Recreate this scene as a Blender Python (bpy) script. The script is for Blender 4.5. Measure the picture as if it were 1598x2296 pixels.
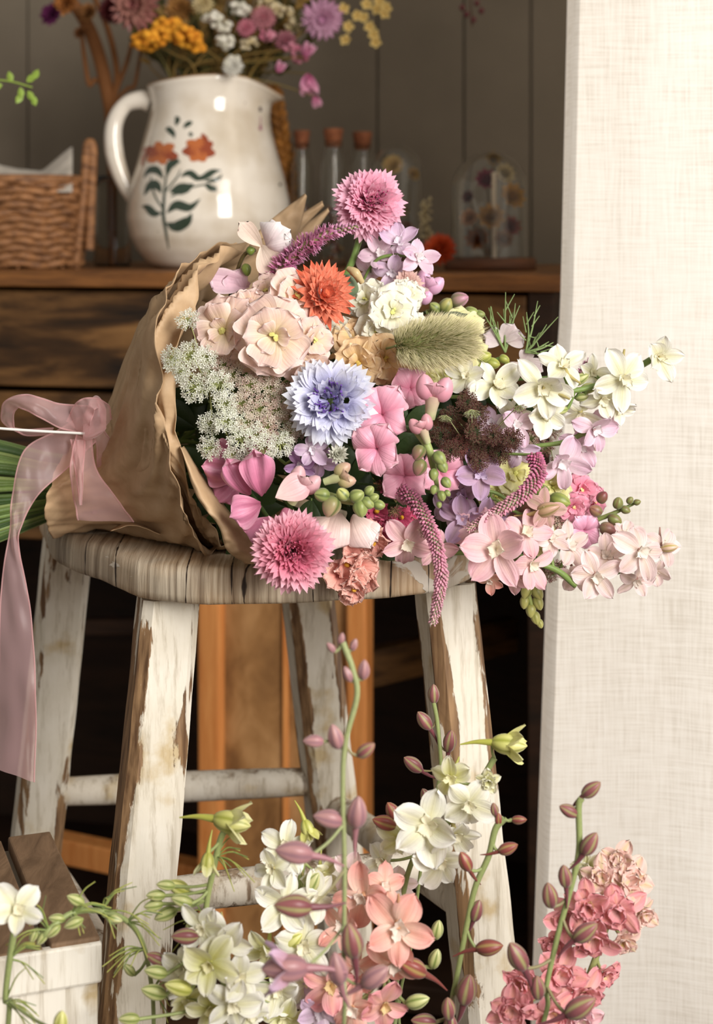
import bpy, math, random
import numpy as np
from mathutils import Vector, noise
for o in list(bpy.data.objects): bpy.data.objects.remove(o)
SC = bpy.context.scene; COL = SC.collection
PI = math.pi
# ---------------------------------------------------------------- camera
F = 60/36*2296; ZC = 0.90; H = 500.0
cd = bpy.data.cameras.new('camera'); cam = bpy.data.objects.new('camera', cd); COL.objects.link(cam)
cam.location = (0, 0, ZC); cam.rotation_euler = (PI/2, 0, 0)
cd.sensor_fit = 'VERTICAL'; cd.sensor_height = 36; cd.sensor_width = 24; cd.lens = 60
cd.shift_y = -(1148-H)/2296
cd.dof.use_dof = True; cd.dof.focus_distance = 1.24; cd.dof.aperture_fstop = 6.3
SC.camera = cam
# ---------------------------------------------------------------- light
w = bpy.data.worlds.new('world'); SC.world = w; w.use_nodes = True
w.node_tree.nodes['Background'].inputs[0].default_value = (1.0, 0.93, 0.84, 1)
w.node_tree.nodes['Background'].inputs[1].default_value = 0.25
def area(name, loc, target, sx, sy, power, color):
    ld = bpy.data.lights.new(name, 'AREA'); ld.shape = 'RECTANGLE'; ld.size = sx; ld.size_y = sy
    ld.energy = power; ld.color = color
    o = bpy.data.objects.new(name, ld); COL.objects.link(o); o.location = loc
    o.rotation_euler = (Vector(target)-Vector(loc)).to_track_quat('-Z', 'Y').to_euler(); return o
area('window_light', (1.15, -0.40, 1.50), (0.0, 1.4, 0.75), 1.0, 1.3, 52, (1.0, 0.975, 0.93))
area('window_light_behind_curtain', (0.52, 1.76, 0.85), (0.45, 1.5, 0.80), 0.20, 2.2, 3.3, (1.0, 0.98, 0.95))
SC.view_settings.view_transform = 'Standard'; SC.view_settings.look = 'None'
SC.view_settings.gamma = 1; SC.view_settings.use_curve_mapping = False
SC.view_settings.exposure = 0.66
# ---------------------------------------------------------------- helpers
def P(px, py, D): return np.array([(px-799)/F*D, D, ZC-(py-H)/F*D])
def V3(x, y, tow):                      # image-space direction: right, up, towards viewer
    v = np.array([x, -tow, y], float); return v/np.linalg.norm(v)
def lin(c):
    c = np.array(c, float)/255; return np.where(c <= .04045, c/12.92, ((c+.055)/1.055)**2.4)
def nrm(v): v = np.array(v, float); return v/(np.linalg.norm(v)+1e-12)
def frame(n):
    n = nrm(n); a = np.cross(n, [0, 0, 1.0])
    if np.linalg.norm(a) < .1: a = np.cross(n, [0, 1.0, 0])
    a = nrm(a); return a, np.cross(a, n), n    # right-ish, up-ish, n
def catmull(pts, k=8):
    p = np.array(pts, float); n = len(p)
    if n < 3: return np.array([p[0]+(p[-1]-p[0])*i/k for i in range(k+1)])
    q = np.vstack([2*p[0]-p[1], p, 2*p[-1]-p[-2]]); out = []
    for i in range(1, n):
        for j in range(k):
            t = j/k; a, b, c, d = q[i-1], q[i], q[i+1], q[i+2]
            out.append(.5*((2*b)+(-a+c)*t+(2*a-5*b+4*c-d)*t*t+(-a+3*b-3*c+d)*t**3))
    out.append(p[-1]); return np.array(out)
class MB:
    def __init__(s): s.v = []; s.f = []; s.c = []; s.n = 0; s.e = []
    def add(s, v, f, c, e=None):
        v = np.asarray(v, float).reshape(-1, 3); k = len(v)
        c = np.asarray(c, float)
        if c.ndim == 1: c = np.tile(c, (k, 1))
        s.v.append(v); s.c.append(c.reshape(-1, 3)); s.e.append(np.zeros(k) if e is None else np.asarray(e, float))
        s.f.extend([tuple(i+s.n for i in q) for q in f]); s.n += k
    def grid(s, Pn, C, wrap=False, e=None):
        a, b = Pn.shape[:2]; f = []
        for i in range(a-1):
            for j in range(b if wrap else b-1):
                k = (j+1) % b; f.append((i*b+j, i*b+k, (i+1)*b+k, (i+1)*b+j))
        C = np.asarray(C, float)
        if C.ndim == 3: C = C.reshape(-1, 3)
        s.add(Pn.reshape(-1, 3), f, C, None if e is None else np.asarray(e).ravel())
    def tube(s, pts, r, c, n=7, k=6, smooth=True, cap=True, c2=None):
        p = catmull(pts, k) if smooth else np.array(pts, float); m = len(p)
        if np.ndim(r) == 0: rr = np.full(m, r)
        else: rr = np.interp(np.linspace(0, 1, m), np.linspace(0, 1, len(r)), r)
        T = np.gradient(p, axis=0); T /= np.linalg.norm(T, axis=1)[:, None]+1e-12
        a = nrm(np.cross(T[0], [0.3, .2, 1])); G = np.zeros((m, n, 3)); th = np.arange(n)*2*PI/n
        for i in range(m):
            a = nrm(a-T[i]*np.dot(a, T[i])); b = np.cross(T[i], a)
            G[i] = p[i]+rr[i]*(np.cos(th)[:, None]*a+np.sin(th)[:, None]*b)
        c = np.asarray(c, float)
        if c2 is not None:
            t = np.linspace(0, 1, m)[:, None, None]; c = (c*(1-t)+np.asarray(c2)*t)*np.ones((m, n, 1))
        s.grid(G, c, wrap=True)
        if cap:
            for gi, ring in ((0, G[0]), (m-1, G[-1])):
                s.add(ring, [tuple(range(n))], c if c.ndim == 1 else c[gi, 0])
    def box(s, x0, x1, y0, y1, z0, z1, c=(1, 1, 1), tf=None, bev=0):
        P8 = [(x, y, z) for z in (z0, z1) for y in (y0, y1) for x in (x0, x1)]
        if tf: P8 = [tf(*q) for q in P8]
        s.add(P8, [(0, 2, 3, 1), (4, 5, 7, 6), (0, 1, 5, 4), (2, 6, 7, 3), (0, 4, 6, 2), (1, 3, 7, 5)], c)
    def build(s, name, mat, parent=None, flat=False, bev=0, solid=0, sub=0):
        me = bpy.data.meshes.new(name)
        v = np.vstack(s.v)
        o = bpy.data.objects.new(name, me)
        org = np.zeros(3)
        if parent is not None: org = np.array(ORG[parent.name])
        else:
            org = v.mean(0); o.location = org
        me.from_pydata((v-org).tolist(), [], s.f); me.update()
        ca = me.color_attributes.new('Col', 'FLOAT_COLOR', 'POINT')
        cc = np.ones((len(v), 4)); cc[:, :3] = np.vstack(s.c); ca.data.foreach_set('color', cc.ravel())
        ea = me.attributes.new('edge', 'FLOAT', 'POINT'); ea.data.foreach_set('value', np.concatenate(s.e))
        if not flat: me.polygons.foreach_set('use_smooth', [True]*len(me.polygons))
        me.materials.append(mat); COL.objects.link(o)
        if parent is not None: o.parent = parent
        ORG[o.name] = tuple(org)
        if bev:
            m = o.modifiers.new('bevel', 'BEVEL'); m.width = bev; m.segments = 2; m.limit_method = 'ANGLE'
        if sub:
            m = o.modifiers.new('sub', 'SUBSURF'); m.levels = sub; m.render_levels = sub
        if solid:
            m = o.modifiers.new('solid', 'SOLIDIFY'); m.thickness = solid; m.offset = 0
        return o
ORG = {}
def tag(o, label, cat, group=None, kind=None):
    o['label'] = label; o['category'] = cat
    if group: o['group'] = group
    if kind: o['kind'] = kind
    return o
def thing(name, label, cat, loc, group=None):
    o = bpy.data.objects.new(name, None); COL.objects.link(o); o.location = loc; o.empty_display_size = .02
    ORG[o.name] = tuple(loc); return tag(o, label, cat, group)
# ---------------------------------------------------------------- materials
class NT:
    def __init__(s, name):
        s.m = bpy.data.materials.new(name); s.m.use_nodes = True; s.t = s.m.node_tree; s.N = s.t.nodes
        s.b = s.N['Principled BSDF']; s.out = s.N['Material Output']
    def n(s, typ, ins=None, **kw):
        x = s.N.new(typ)
        for k, v in kw.items(): setattr(x, k, v)
        for k, v in (ins or {}).items():
            if isinstance(v, bpy.types.NodeSocket): s.t.links.new(v, x.inputs[k])
            else: x.inputs[k].default_value = v
        return x
    def l(s, a, b): s.t.links.new(a, b)
    def ramp(s, fac, stops, interp='LINEAR'):
        r = s.N.new('ShaderNodeValToRGB'); r.color_ramp.interpolation = interp; e = r.color_ramp.elements
        while len(e) < len(stops): e.new(0.5)
        for i, (p, c) in enumerate(stops):
            e[i].position = p; e[i].color = (*c, 1) if len(c) == 3 else c
        s.l(fac, r.inputs[0]); return r
    def mix(s, fac, a, b, mode='MIX'):
        x = s.N.new('ShaderNodeMix'); x.data_type = 'RGBA'; x.blend_type = mode; x.clamp_factor = True
        for sock, v in ((x.inputs[0], fac), (x.inputs[6], a), (x.inputs[7], b)):
            if isinstance(v, bpy.types.NodeSocket): s.l(v, sock)
            else: sock.default_value = v if np.ndim(v) == 0 else (*v, 1)
        return x.outputs[2]
    def math(s, op, a, b=0.0):
        x = s.N.new('ShaderNodeMath'); x.operation = op
        for i, v in enumerate((a, b)):
            if isinstance(v, bpy.types.NodeSocket): s.l(v, x.inputs[i])
            else: x.inputs[i].default_value = v
        return x.outputs[0]
    def coords(s, scale, rot=(0, 0, 0)):
        t = s.n('ShaderNodeTexCoord'); g = s.n('ShaderNodeNewGeometry')
        mp = s.n('ShaderNodeMapping', {'Vector': g.outputs['Position'], 'Scale': scale, 'Rotation': rot}); return mp.outputs[0]
    def bump(s, h, strength=.3, dist=.002):
        b = s.n('ShaderNodeBump', {'Height': h, 'Strength': strength, 'Distance': dist}); s.l(b.outputs[0], s.b.inputs['Normal']); return b
L = lin
def plant_mat(name, rough, transl, scale, bstr, spec=.4, sheen=0.0, var=.12, vein=0.0):
    m = NT(name); at = m.n('ShaderNodeAttribute', attribute_name='Col')
    no = m.n('ShaderNodeTexNoise', {'Vector': m.coords((1, 1, 1)), 'Scale': scale, 'Detail': 3.0})
    k = m.ramp(no.outputs[0], [(.3, (1-var,)*3), (.7, (1+0*var,)*3)])
    col = m.mix(1.0, at.outputs[0], k.outputs[0], 'MULTIPLY')
    et = m.n('ShaderNodeAttribute', attribute_name='edge'); sx = m.n('ShaderNodeSeparateXYZ', {0: m.coords((14, 14, 14))})
    cv = m.n('ShaderNodeCombineXYZ', {0: m.math('MULTIPLY', et.outputs['Fac'], 9.0), 1: sx.outputs[0], 2: sx.outputs[2]})
    ve = m.n('ShaderNodeTexNoise', {'Vector': cv.outputs[0], 'Scale': 1.0, 'Detail': 3.0})
    if vein:
        col = m.mix(1.0, col, m.ramp(ve.outputs[0], [(.35, (1-vein, 1-vein*1.15, 1-vein)), (.6, (1, 1, 1))]).outputs[0], 'MULTIPLY')
    m.l(col, m.b.inputs['Base Color']); m.b.inputs['Roughness'].default_value = rough
    m.b.inputs['Specular IOR Level'].default_value = spec
    m.b.inputs['Sheen Weight'].default_value = sheen
    m.bump(m.math('ADD', m.math('MULTIPLY', no.outputs[0], .4 if vein else 1.0), m.math('MULTIPLY', ve.outputs[0], 1.2 if vein else 0.0)), bstr, .0009)
    if transl:
        tr = m.n('ShaderNodeBsdfTranslucent', {'Color': col})
        mx = m.n('ShaderNodeMixShader', {0: transl, 1: m.b.outputs[0], 2: tr.outputs[0]})
        m.l(mx.outputs[0], m.out.inputs[0])
    return m.m
M_PETAL = plant_mat('petal', .55, .34, 320, .4, .3, .15, .06, .10)
M_WAXY = plant_mat('waxy_petal', .40, .20, 200, .4, .45, .2, .10, .09)
M_GREEN = plant_mat('green_stem', .5, .0, 400, .3, .4, .1)
M_LEAF = plant_mat('leaf', .5, .2, 300, .3, .4)
M_DRY = plant_mat('dried_petal', .8, .15, 300, .4, .2)
M_STRAW = plant_mat('papery_bract', .38, .2, 300, .4, .5)
def wood(name, stops, axis=(1, 1, 1), scale=10, rough=.6, bs=.3, knots=0, spec=.3):
    m = NT(name); c = m.coords(axis)
    n1 = m.n('ShaderNodeTexNoise', {'Vector': c, 'Scale': scale, 'Detail': 8.0, 'Roughness': .65, 'Distortion': .6})
    f = n1.outputs[0]
    if knots:
        n2 = m.n('ShaderNodeTexNoise', {'Vector': m.coords((axis[0]*.8, axis[1]*.8, axis[2]*.6)), 'Scale': scale*.45, 'Detail': 2.0, 'Distortion': 1.6})
        f = m.math('ADD', m.math('MULTIPLY', f, .5), m.math('MULTIPLY', n2.outputs[0], .5))
    r = m.ramp(f, stops); m.l(r.outputs[0], m.b.inputs['Base Color'])
    m.b.inputs['Roughness'].default_value = rough; m.b.inputs['Specular IOR Level'].default_value = spec
    m.bump(f, bs, .003); return m.m
def flatmat(name, col, rough=.6, spec=.4, **kw):
    m = NT(name); m.b.inputs['Base Color'].default_value = (*L(col), 1); m.b.inputs['Roughness'].default_value = rough
    m.b.inputs['Specular IOR Level'].default_value = spec
    for k, v in kw.items(): m.b.inputs[k].default_value = v
    return m.m
# ---------------------------------------------------------------- room shell
def painted_wall():
    m = NT('painted_board_wall'); c = m.coords((1, 1, 1))
    n = m.n('ShaderNodeTexNoise', {'Vector': c, 'Scale': 9.0, 'Detail': 4.0})
    r = m.ramp(n.outputs[0], [(.3, L((110, 100, 86))), (.7, L((120, 109, 94)))]); m.l(r.outputs[0], m.b.inputs['Base Color'])
    m.b.inputs['Roughness'].default_value = .7; m.b.inputs['Specular IOR Level'].default_value = .2; m.bump(n.outputs[0], .1, .001)
    return m.m
A0 = P(0, 0, 2.02)[:2]; B0 = P(1245, 0, 1.86)[:2]
CU = (B0-A0)/np.linalg.norm(B0-A0); CV = np.array([-CU[1], CU[0]])       # cabinet right, cabinet back
def CT(x, y, z): q = A0+CU*x+CV*y; return (q[0], q[1], ZC+z)              # cabinet-local to world
def cabx(px, yl=0.0):                                                      # pixel column -> cabinet local x on plane y=yl
    d = np.array([(px-799)/F, 1.0]); o = A0+CV*yl
    A = np.array([[d[0], -CU[0]], [d[1], -CU[1]]]); s = np.linalg.solve(A, o); return s[1], s[0]
def cabz(px, py, yl=0.0): return -(py-H)/F*cabx(px, yl)[1]
def struct(mb, name, mat, flat=True):
    o = mb.build(name, mat, flat=flat); o['kind'] = 'structure'; return o
mb = MB(); M_WALL = painted_wall()
WY = .50; joints = [-1.6]+[cabx(p, WY)[0] for p in (-330, 62, 450, 846, 1040, 1190, 1500)]+[2.0]
for a, b in zip(joints[:-1], joints[1:]):
    mb.box(a+.0015, b-.0015, WY, WY+.02, -.9, 1.5, tf=CT)
mb.box(-1.6, 2.0, WY+.008, WY+.05, -.9, 1.5, tf=CT)
struct(mb, 'wall_back', M_WALL)
mb = MB(); mb.box(-1.6, 2.2, -.6, 2.9, -.03, 0); M_FLOOR = wood('floor_boards', [(.3, L((46, 30, 18))), (.7, L((96, 66, 42)))], (1, 12, 1), 6)
struct(mb, 'floor', M_FLOOR)
# ---------------------------------------------------------------- cabinet
M_CAB = wood('stained_pine', [(.34, L((26, 16, 8))), (.46, L((66, 43, 21))), (.56, L((112, 78, 43))), (.7, L((138, 101, 60)))], (1.2, 1.2, 7), 7, .55, .25, 1)
M_CABTOP = wood('varnished_edge', [(.3, L((78, 46, 20))), (.7, L((140, 90, 44)))], (1.5, 1.5, 14), 9, .4, .2, 0, .4)
M_ORANGE = wood('orange_pine', [(.3, L((196, 118, 58))), (.7, L((228, 158, 92)))], (14, 14, 1.0), 8, .45, .2)
M_PANEL = wood('mottled_panel', [(.32, L((104, 70, 38))), (.5, L((160, 116, 70))), (.68, L((196, 150, 100)))], (5, 5, 3), 6, .6, .2, 1)
M_DARKW = wood('dark_cabinet_wood', [(.3, L((30, 20, 14))), (.7, L((62, 40, 26)))], (1, 1, 5), 8, .7, .2)
TZ = cabz(0, 605)
cab = thing('sideboard', 'long rustic brown wooden sideboard against the panelled wall, behind the stool', 'sideboard', CT(.1, .2, -.9))
XL, XR = -.75, cabx(1240)[0]
def cpart(name, mat, *boxes, parent=cab, bev=.002):
    mb = MB()
    for b in boxes: mb.box(*b, tf=CT)
    return mb.build(name, mat, parent, flat=True, bev=bev)
cpart('top_board', M_CABTOP, (XL-.01, XR+.012, -.02, .44, TZ-.019, TZ))
z1, z2, z3, z4 = cabz(150, 652), cabz(150, 868), cabz(150, 882), cabz(400, 1225)
for a, b in ((XL+.03, -.02), (-.013, XR-.03)):
    cpart('drawer', M_CAB, (a, b, .0, .36, z2, z1))
cpart('drawer', M_CAB, (XL+.03, XR-.03, .0, .36, z4, z3))
cpart('side_panel', M_DARKW, (XR-.028, XR, .001, .42, -.9, TZ-.02))
cpart('side_panel', M_DARKW, (XL, XL+.028, .001, .42, -.9, TZ-.02))
cpart('back_panel', M_DARKW, (XL+.03, XR-.03, .40, .42, -.9, TZ-.02))
cpart('bottom_board', M_DARKW, (XL+.03, XR-.03, .0, .40, -.88, -.85))
def cx(p, y=0.): return cabx(p, y)[0]
dr = cpart('door', M_PANEL, (cx(494, -.012), cx(776, -.012), -.006, .012, -.84, z4-.005))
cpart('door_stile', M_ORANGE, (cx(443, -.02), cx(495, -.02), -.022, .014, -.84, z4-.004), parent=dr, bev=.004)
cpart('door_stile', M_ORANGE, (cx(776, -.02), cx(822, -.02), -.022, .014, -.84, z4-.004), parent=dr, bev=.004)
cpart('moulding', M_ORANGE, (cx(634, -.01), cx(646, -.01), -.012, -.006, -.84, z4-.005), parent=dr, bev=.001)
mb = MB()
def seg(a, b, h, t):
    a = np.array(a); b = np.array(b); d = nrm(b-a); s = nrm(np.cross(d, [0, 0, 1]))*t/2; u = np.array([0, 0, h/2])
    mb.add([a-s-u, a+s-u, b-s-u, b+s-u, a-s+u, a+s+u, b-s+u, b+s+u], [(0, 2, 3, 1), (4, 5, 7, 6), (0, 1, 5, 4), (2, 6, 7, 3), (0, 4, 6, 2), (1, 3, 7, 5)], (1, 1, 1))
seg(P(815, 1500, 2.0), P(1150, 1420, 2.14), .044, .02); mb.build('shelf_rail', M_CAB, cab, flat=True, bev=.002)
mb = MB(); seg(P(120, 1895, 2.06), P(452, 1965, 2.0), .03, .03); mb.build('shelf_rail', M_ORANGE, cab, flat=True, bev=.002)
mb = MB(); seg(P(160, 1405, 2.2), P(450, 1400, 2.12), .02, .02); mb.build('shelf_rail', M_DARKW, cab, flat=True, bev=.002)
# ---------------------------------------------------------------- curtain
def linen():
    m = NT('linen'); co = m.coords((1, 1, 1))
    wv = []
    for ax, sc in (((900, 0, 0), 1), ((0, 0, 900), 1)):
        wv.append(m.n('ShaderNodeTexNoise', {'Vector': m.coords((1000, 1000, 26) if ax[0] else (26, 26, 1000)), 'Scale': 1.0, 'Detail': 2.0}).outputs[0])
    f = m.math('MULTIPLY', m.math('ADD', wv[0], wv[1]), .5)
    cl = m.n('ShaderNodeTexNoise', {'Vector': m.coords((8, 8, 3)), 'Scale': 1.5, 'Detail': 2.0}).outputs[0]
    f2 = m.math('ADD', m.math('MULTIPLY', f, .8), m.math('MULTIPLY', cl, .2))
    r = m.ramp(f2, [(.34, L((212, 203, 190))), (.5, L((234, 227, 217))), (.66, L((243, 238, 230)))])
    m.l(r.outputs[0], m.b.inputs['Base Color']); m.b.inputs['Roughness'].default_value = .9; m.b.inputs['Specular IOR Level'].default_value = .1
    m.bump(f, .5, .001)
    tr = m.n('ShaderNodeBsdfTranslucent', {'Color': r.outputs[0]}); mx = m.n('ShaderNodeMixShader', {0: .45, 1: m.b.outputs[0], 2: tr.outputs[0]})
    m.l(mx.outputs[0], m.out.inputs[0]); return m.m
M_LINEN = linen()
cur = thing('curtain', 'off-white linen curtain hanging full height at the right', 'curtain', P(1450, 2296, 1.55)*[1, 1, 0])
mb = MB(); zs = np.linspace(.012, 1.75, 60); us = np.linspace(0, 1, 90); G = np.zeros((60, 90, 3))
for i, z in enumerate(zs):
    D0 = 1.53; py = H+(ZC-z)*F/D0
    xe = np.interp(py, [-1500, 0, 700, 1000, 1500, 2296, 3000], [1318, 1300, 1284, 1262, 1246, 1218, 1200])
    x0 = (xe-799)/F*D0
    for j, u in enumerate(us):
        x = x0+u*.62; d = D0+.012*math.sin(u*17+.4*z)*min(1, u*5)+.006*math.sin(u*41+z)*u-.02*u
        if u < .02: d += .0
        G[i, j] = (x, d, z)
mb.grid(G, (1, 1, 1)); mb.build('panel', M_LINEN, cur)
mb = MB(); G2 = np.zeros((60, 6, 3))      # folded-back side hem
for i in range(60):
    for j in range(6):
        t = j/5; G2[i, j] = G[i, 0]+np.array([-.006*math.sin(min(1, t*1.6)*PI/2), .045*t**1.5, 0])
mb.grid(G2, (1, 1, 1)); mb.build('side_hem', M_LINEN, cur)
# ---------------------------------------------------------------- stool
def painted(name, lo, hi, paint=(212, 204, 188), wd=((92, 66, 44), (150, 118, 84)), edgew=.15):
    m = NT(name); at = m.n('ShaderNodeAttribute', attribute_name='edge')
    n1 = m.n('ShaderNodeTexNoise', {'Vector': m.coords((26, 26, 5)), 'Scale': 1.4, 'Detail': 7.0, 'Roughness': .6, 'Distortion': .4})
    n2 = m.n('ShaderNodeTexNoise', {'Vector': m.coords((220, 220, 12)), 'Scale': 1.0, 'Detail': 4.0})
    wd_ = m.ramp(n2.outputs[0], [(.35, L(wd[0])), (.65, L(wd[1]))]).outputs[0]
    n3 = m.n('ShaderNodeTexNoise', {'Vector': m.coords((1, 1, 1)), 'Scale': 26.0, 'Detail': 5.0})
    pt = m.ramp(n3.outputs[0], [(.32, L((190, 170, 134))), (.43, L(paint)), (.7, L((222, 215, 202)))]).outputs[0]
    n4 = m.n('ShaderNodeTexNoise', {'Vector': m.coords((130, 130, 7)), 'Scale': 1.0, 'Detail': 5.0, 'Roughness': .7}); pt = m.mix(1.0, pt, m.ramp(n4.outputs[0], [(.34, (.66, .62, .56)), (.5, (.97, .96, .95)), (.7, (1, 1, 1))]).outputs[0], 'MULTIPLY')
    s = m.math('SUBTRACT', m.math('ADD', n1.outputs[0], m.math('MULTIPLY', n2.outputs[0], .24)), m.math('MULTIPLY', at.outputs['Fac'], edgew))
    k = m.ramp(s, [(lo, (0, 0, 0)), (hi, (1, 1, 1))]).outputs[0]
    col = m.mix(k, wd_, pt); m.l(col, m.b.inputs['Base Color'])
    m.b.inputs['Roughness'].default_value = .6; m.b.inputs['Specular IOR Level'].default_value = .3
    h = m.math('ADD', m.math('MULTIPLY', k, .6), m.math('MULTIPLY', n2.outputs[0], .35)); m.bump(h, .6, .0015); return m.m
M_PAINT = painted('peeling_white_paint', .445, .47)
def seatwood():
    m = NT('weathered_seat_wood')
    g = m.n('ShaderNodeTexNoise', {'Vector': m.coords((230, 8, 10), (0, 0, .25)), 'Scale': 1.0, 'Detail': 6.0, 'Roughness': .6, 'Distortion': .35})
    b = m.n('ShaderNodeTexNoise', {'Vector': m.coords((9, 9, 9)), 'Scale': 1.0, 'Detail': 4.0})
    base = m.ramp(g.outputs[0], [(.3, L((124, 98, 72))), (.46, L((178, 150, 118))), (.58, L((200, 176, 146))), (.72, L((220, 202, 176)))]).outputs[0]
    grey = m.ramp(g.outputs[0], [(.3, L((116, 100, 82))), (.7, L((206, 192, 170)))]).outputs[0]
    kb = m.ramp(b.outputs[0], [(.42, (0, 0, 0)), (.58, (1, 1, 1))]).outputs[0]
    c1 = m.mix(kb, base, grey)
    # paint remnants
    sp = m.n('ShaderNodeSeparateXYZ', {0: m.n('ShaderNodeNewGeometry').outputs['Position']})
    pn = m.n('ShaderNodeTexNoise', {'Vector': m.coords((22, 22, 40)), 'Scale': 1.0, 'Detail': 6.0, 'Distortion': .6})
    xr = m.ramp(sp.outputs[0], [(0.0, (0, 0, 0)), (.05, (.2,)*3)]).outputs[0]
    pk = m.ramp(m.math('ADD', pn.outputs[0], xr), [(.69, (0, 0, 0)), (.71, (1, 1, 1))]).outputs[0]
    c2 = m.mix(pk, c1, L((222, 214, 200)))
    # cracks across the front edge
    v = m.n('ShaderNodeTexVoronoi', {'Vector': m.coords((19, 1.4, 1.0), (0, 0, .2)), 'Scale': 1.0}, feature='DISTANCE_TO_EDGE')
    vd = m.n('ShaderNodeTexNoise', {'Vector': m.coords((60, 60, 60)), 'Scale': 1.0}).outputs[0]
    ck = m.ramp(m.math('ADD', v.outputs[0], m.math('MULTIPLY', m.math('SUBTRACT', vd, .5), .03)), [(.0035, (1, 1, 1)), (.008, (0, 0, 0))]).outputs[0]
    c3 = m.mix(ck, c2, L((44, 30, 20)))
    m.l(c3, m.b.inputs['Base Color']); m.b.inputs['Roughness'].default_value = .62; m.b.inputs['Specular IOR Level'].default_value = .35
    h = m.math('SUBTRACT', m.math('ADD', g.outputs[0], m.math('MULTIPLY', pk, .3)), m.math('MULTIPLY', ck, 1.2)); m.bump(h, .7, .002); return m.m
M_SEAT = seatwood()
def onz(px, py, z): D = z*F/(H-py); return P(px, py, D)[:2]
SZ = -.25; ST = .0265
stool = thing('wooden_stool', 'worn wooden stool with thick weathered seat and peeling white painted legs', 'stool', (-.08, 1.42, 0))
# seat outline (world xy), counter-clockwise from front left
fl = onz(300, 1262, SZ); fr = np.array([.115, 1.31])
out = [fl, onz(420, 1275, SZ), onz(560, 1277, SZ), onz(720, 1270, SZ), onz(880, 1262, SZ), onz(1000, 1250, SZ), (.080, 1.300), (.097, 1.335), (.100, 1.37),
       (.02, 1.62), (-.005, 1.64), (-.06, 1.65), (-.255, 1.615), (-.285, 1.59), (-.29, 1.55), (-.266, 1.46), onz(112, 1184, SZ), onz(128, 1196, SZ), onz(188, 1216, SZ), onz(250, 1238, SZ)]
out = np.array(out); poly = []
for i in range(len(out)):
    a, b = out[i], out[(i+1) % len(out)]; n = max(1, int(np.linalg.norm(b-a)/.012))
    for j in range(n): poly.append(a+(b-a)*j/n)
poly = np.array(poly)
for _ in range(2): poly = (np.roll(poly, 1, 0)+2*poly+np.roll(poly, -1, 0))/4
cen = np.array([-.09, 1.45]); mb = MB(); rings = []
rnd = random.Random(3)
for (ins, z) in ((.10, SZ+.0005), (.012, SZ), (.006, SZ-.001), (.002, SZ-.004), (0, SZ-.009), (0, SZ-.020), (.001, SZ-.024), (.004, SZ-ST), (.10, SZ-ST)):
    rr = []
    for p in poly:
        d = cen-p; d /= np.linalg.norm(d)
        q = p+d*(ins+.0012*noise.noise(Vector((p[0]*60, p[1]*60, z*200))))
        rr.append((q[0], q[1], ZC+z+(.001*noise.noise(Vector((q[0]*30, q[1]*30, 1))))))
    rings.append(rr)
mb.grid(np.array(rings)[::-1], (1, 1, 1), wrap=True)
mb.add(rings[0], [tuple(range(len(poly)))], (1, 1, 1)); mb.add(rings[-1], [tuple(range(len(poly)))[::-1]], (1, 1, 1))
mb.build('seat', M_SEAT, stool)
def leg_mesh(top, bot, w0, w1, rotz, dep=.9, side=0):
    mb = MB(); n = 60; ch = .16; G = []; E = []
    sec = []
    for sx, sy in ((1, 1), (-1, 1), (-1, -1), (1, -1)):
        c = np.array([sx, sy])*1.0
        if sx*sy > 0: order = ((1, 1-2*ch), (1-2*ch, 1))
        else: order = ((1-2*ch, 1), (1, 1-2*ch))
        for k, (a, b) in enumerate(order): sec.append((sx*a, sy*b, 1.0))
    full = []
    for i in range(len(sec)):
        a, b = sec[i], sec[(i+1) % len(sec)]
        full.append(a)
        if i % 2 == 1:
            for t in (.12, .35, .65, .88): full.append((a[0]*(1-t)+b[0]*t, a[1]*(1-t)+b[1]*t, .35 if t in (.12, .88) else 0))
    top = np.array(top); bot = np.array(bot); cr, sr = math.cos(rotz), math.sin(rotz)
    for i in range(n+1):
        t = i/n; c = top+(bot-top)*t; w = (w0+(w1-w0)*t)/2; row = []; er = []
        for (x, y, e) in full:
            jit = 1+.02*noise.noise(Vector((x*3, y*3, t*14)))*(1+e)
            X, Y = x*w*jit, y*w*dep*jit
            row.append((c[0]+X*cr-Y*sr, c[1]+X*sr+Y*cr, c[2])); er.append((e if not (side and x < -.99) else 1.75)*(1+.5*noise.noise(Vector((x*2, y*2, t*22)))))
        G.append(row); E.append([max(v, .9 if i < 1 else 0) for v in er])
    G = np.array(G); mb.grid(G, (1, 1, 1), wrap=True, e=np.array(E)); m = len(full)
    mb.add(G[0], [tuple(range(m))], (1, 1, 1), np.ones(m)); mb.add(G[-1], [tuple(range(m))], (1, 1, 1), np.ones(m))
    return mb
def legpos(ptop, D0, pbot, D1):
    a = P(*ptop, D0); b = P(*pbot, D1); d = (b-a)/(a[2]-b[2]); t = ZC+SZ-ST-.0035; a = a+d*(a[2]-t); return a, a+d*t
LEG = {'fl': legpos((377, 1345), 1.285, (290, 2296), 1.245), 'fr': legpos((998, 1318), 1.335, (1098, 2296), 1.33),
       'bl': legpos((150, 1240), 1.54, (82, 1880), 1.56), 'br': legpos((690, 1340), 1.56, (752, 1900), 1.60)}
for k, (w0, w1, rz) in {'fl': (.043, .052, .30), 'fr': (.042, .048, .34), 'bl': (.042, .046, .3), 'br': (.043, .046, .32)}.items():
    a, b = LEG[k]; leg_mesh(a, b, w0, w1, rz, side=(k == 'fl')).build('leg', M_PAINT, stool, flat=True)
def at_z(k, z): a, b = LEG[k]; t = (a[2]-z)/(a[2]-b[2]); return a+(b-a)*t
mb = MB(); mb.tube([P(335, 1392-55, 1.29), P(380, 1392-52, 1.29)], .001, L((20, 15, 10)))
M_RUNG = painted('worn_rung_paint', .50, .58, (206, 196, 180), ((120, 100, 80), (168, 148, 124)))
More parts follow.
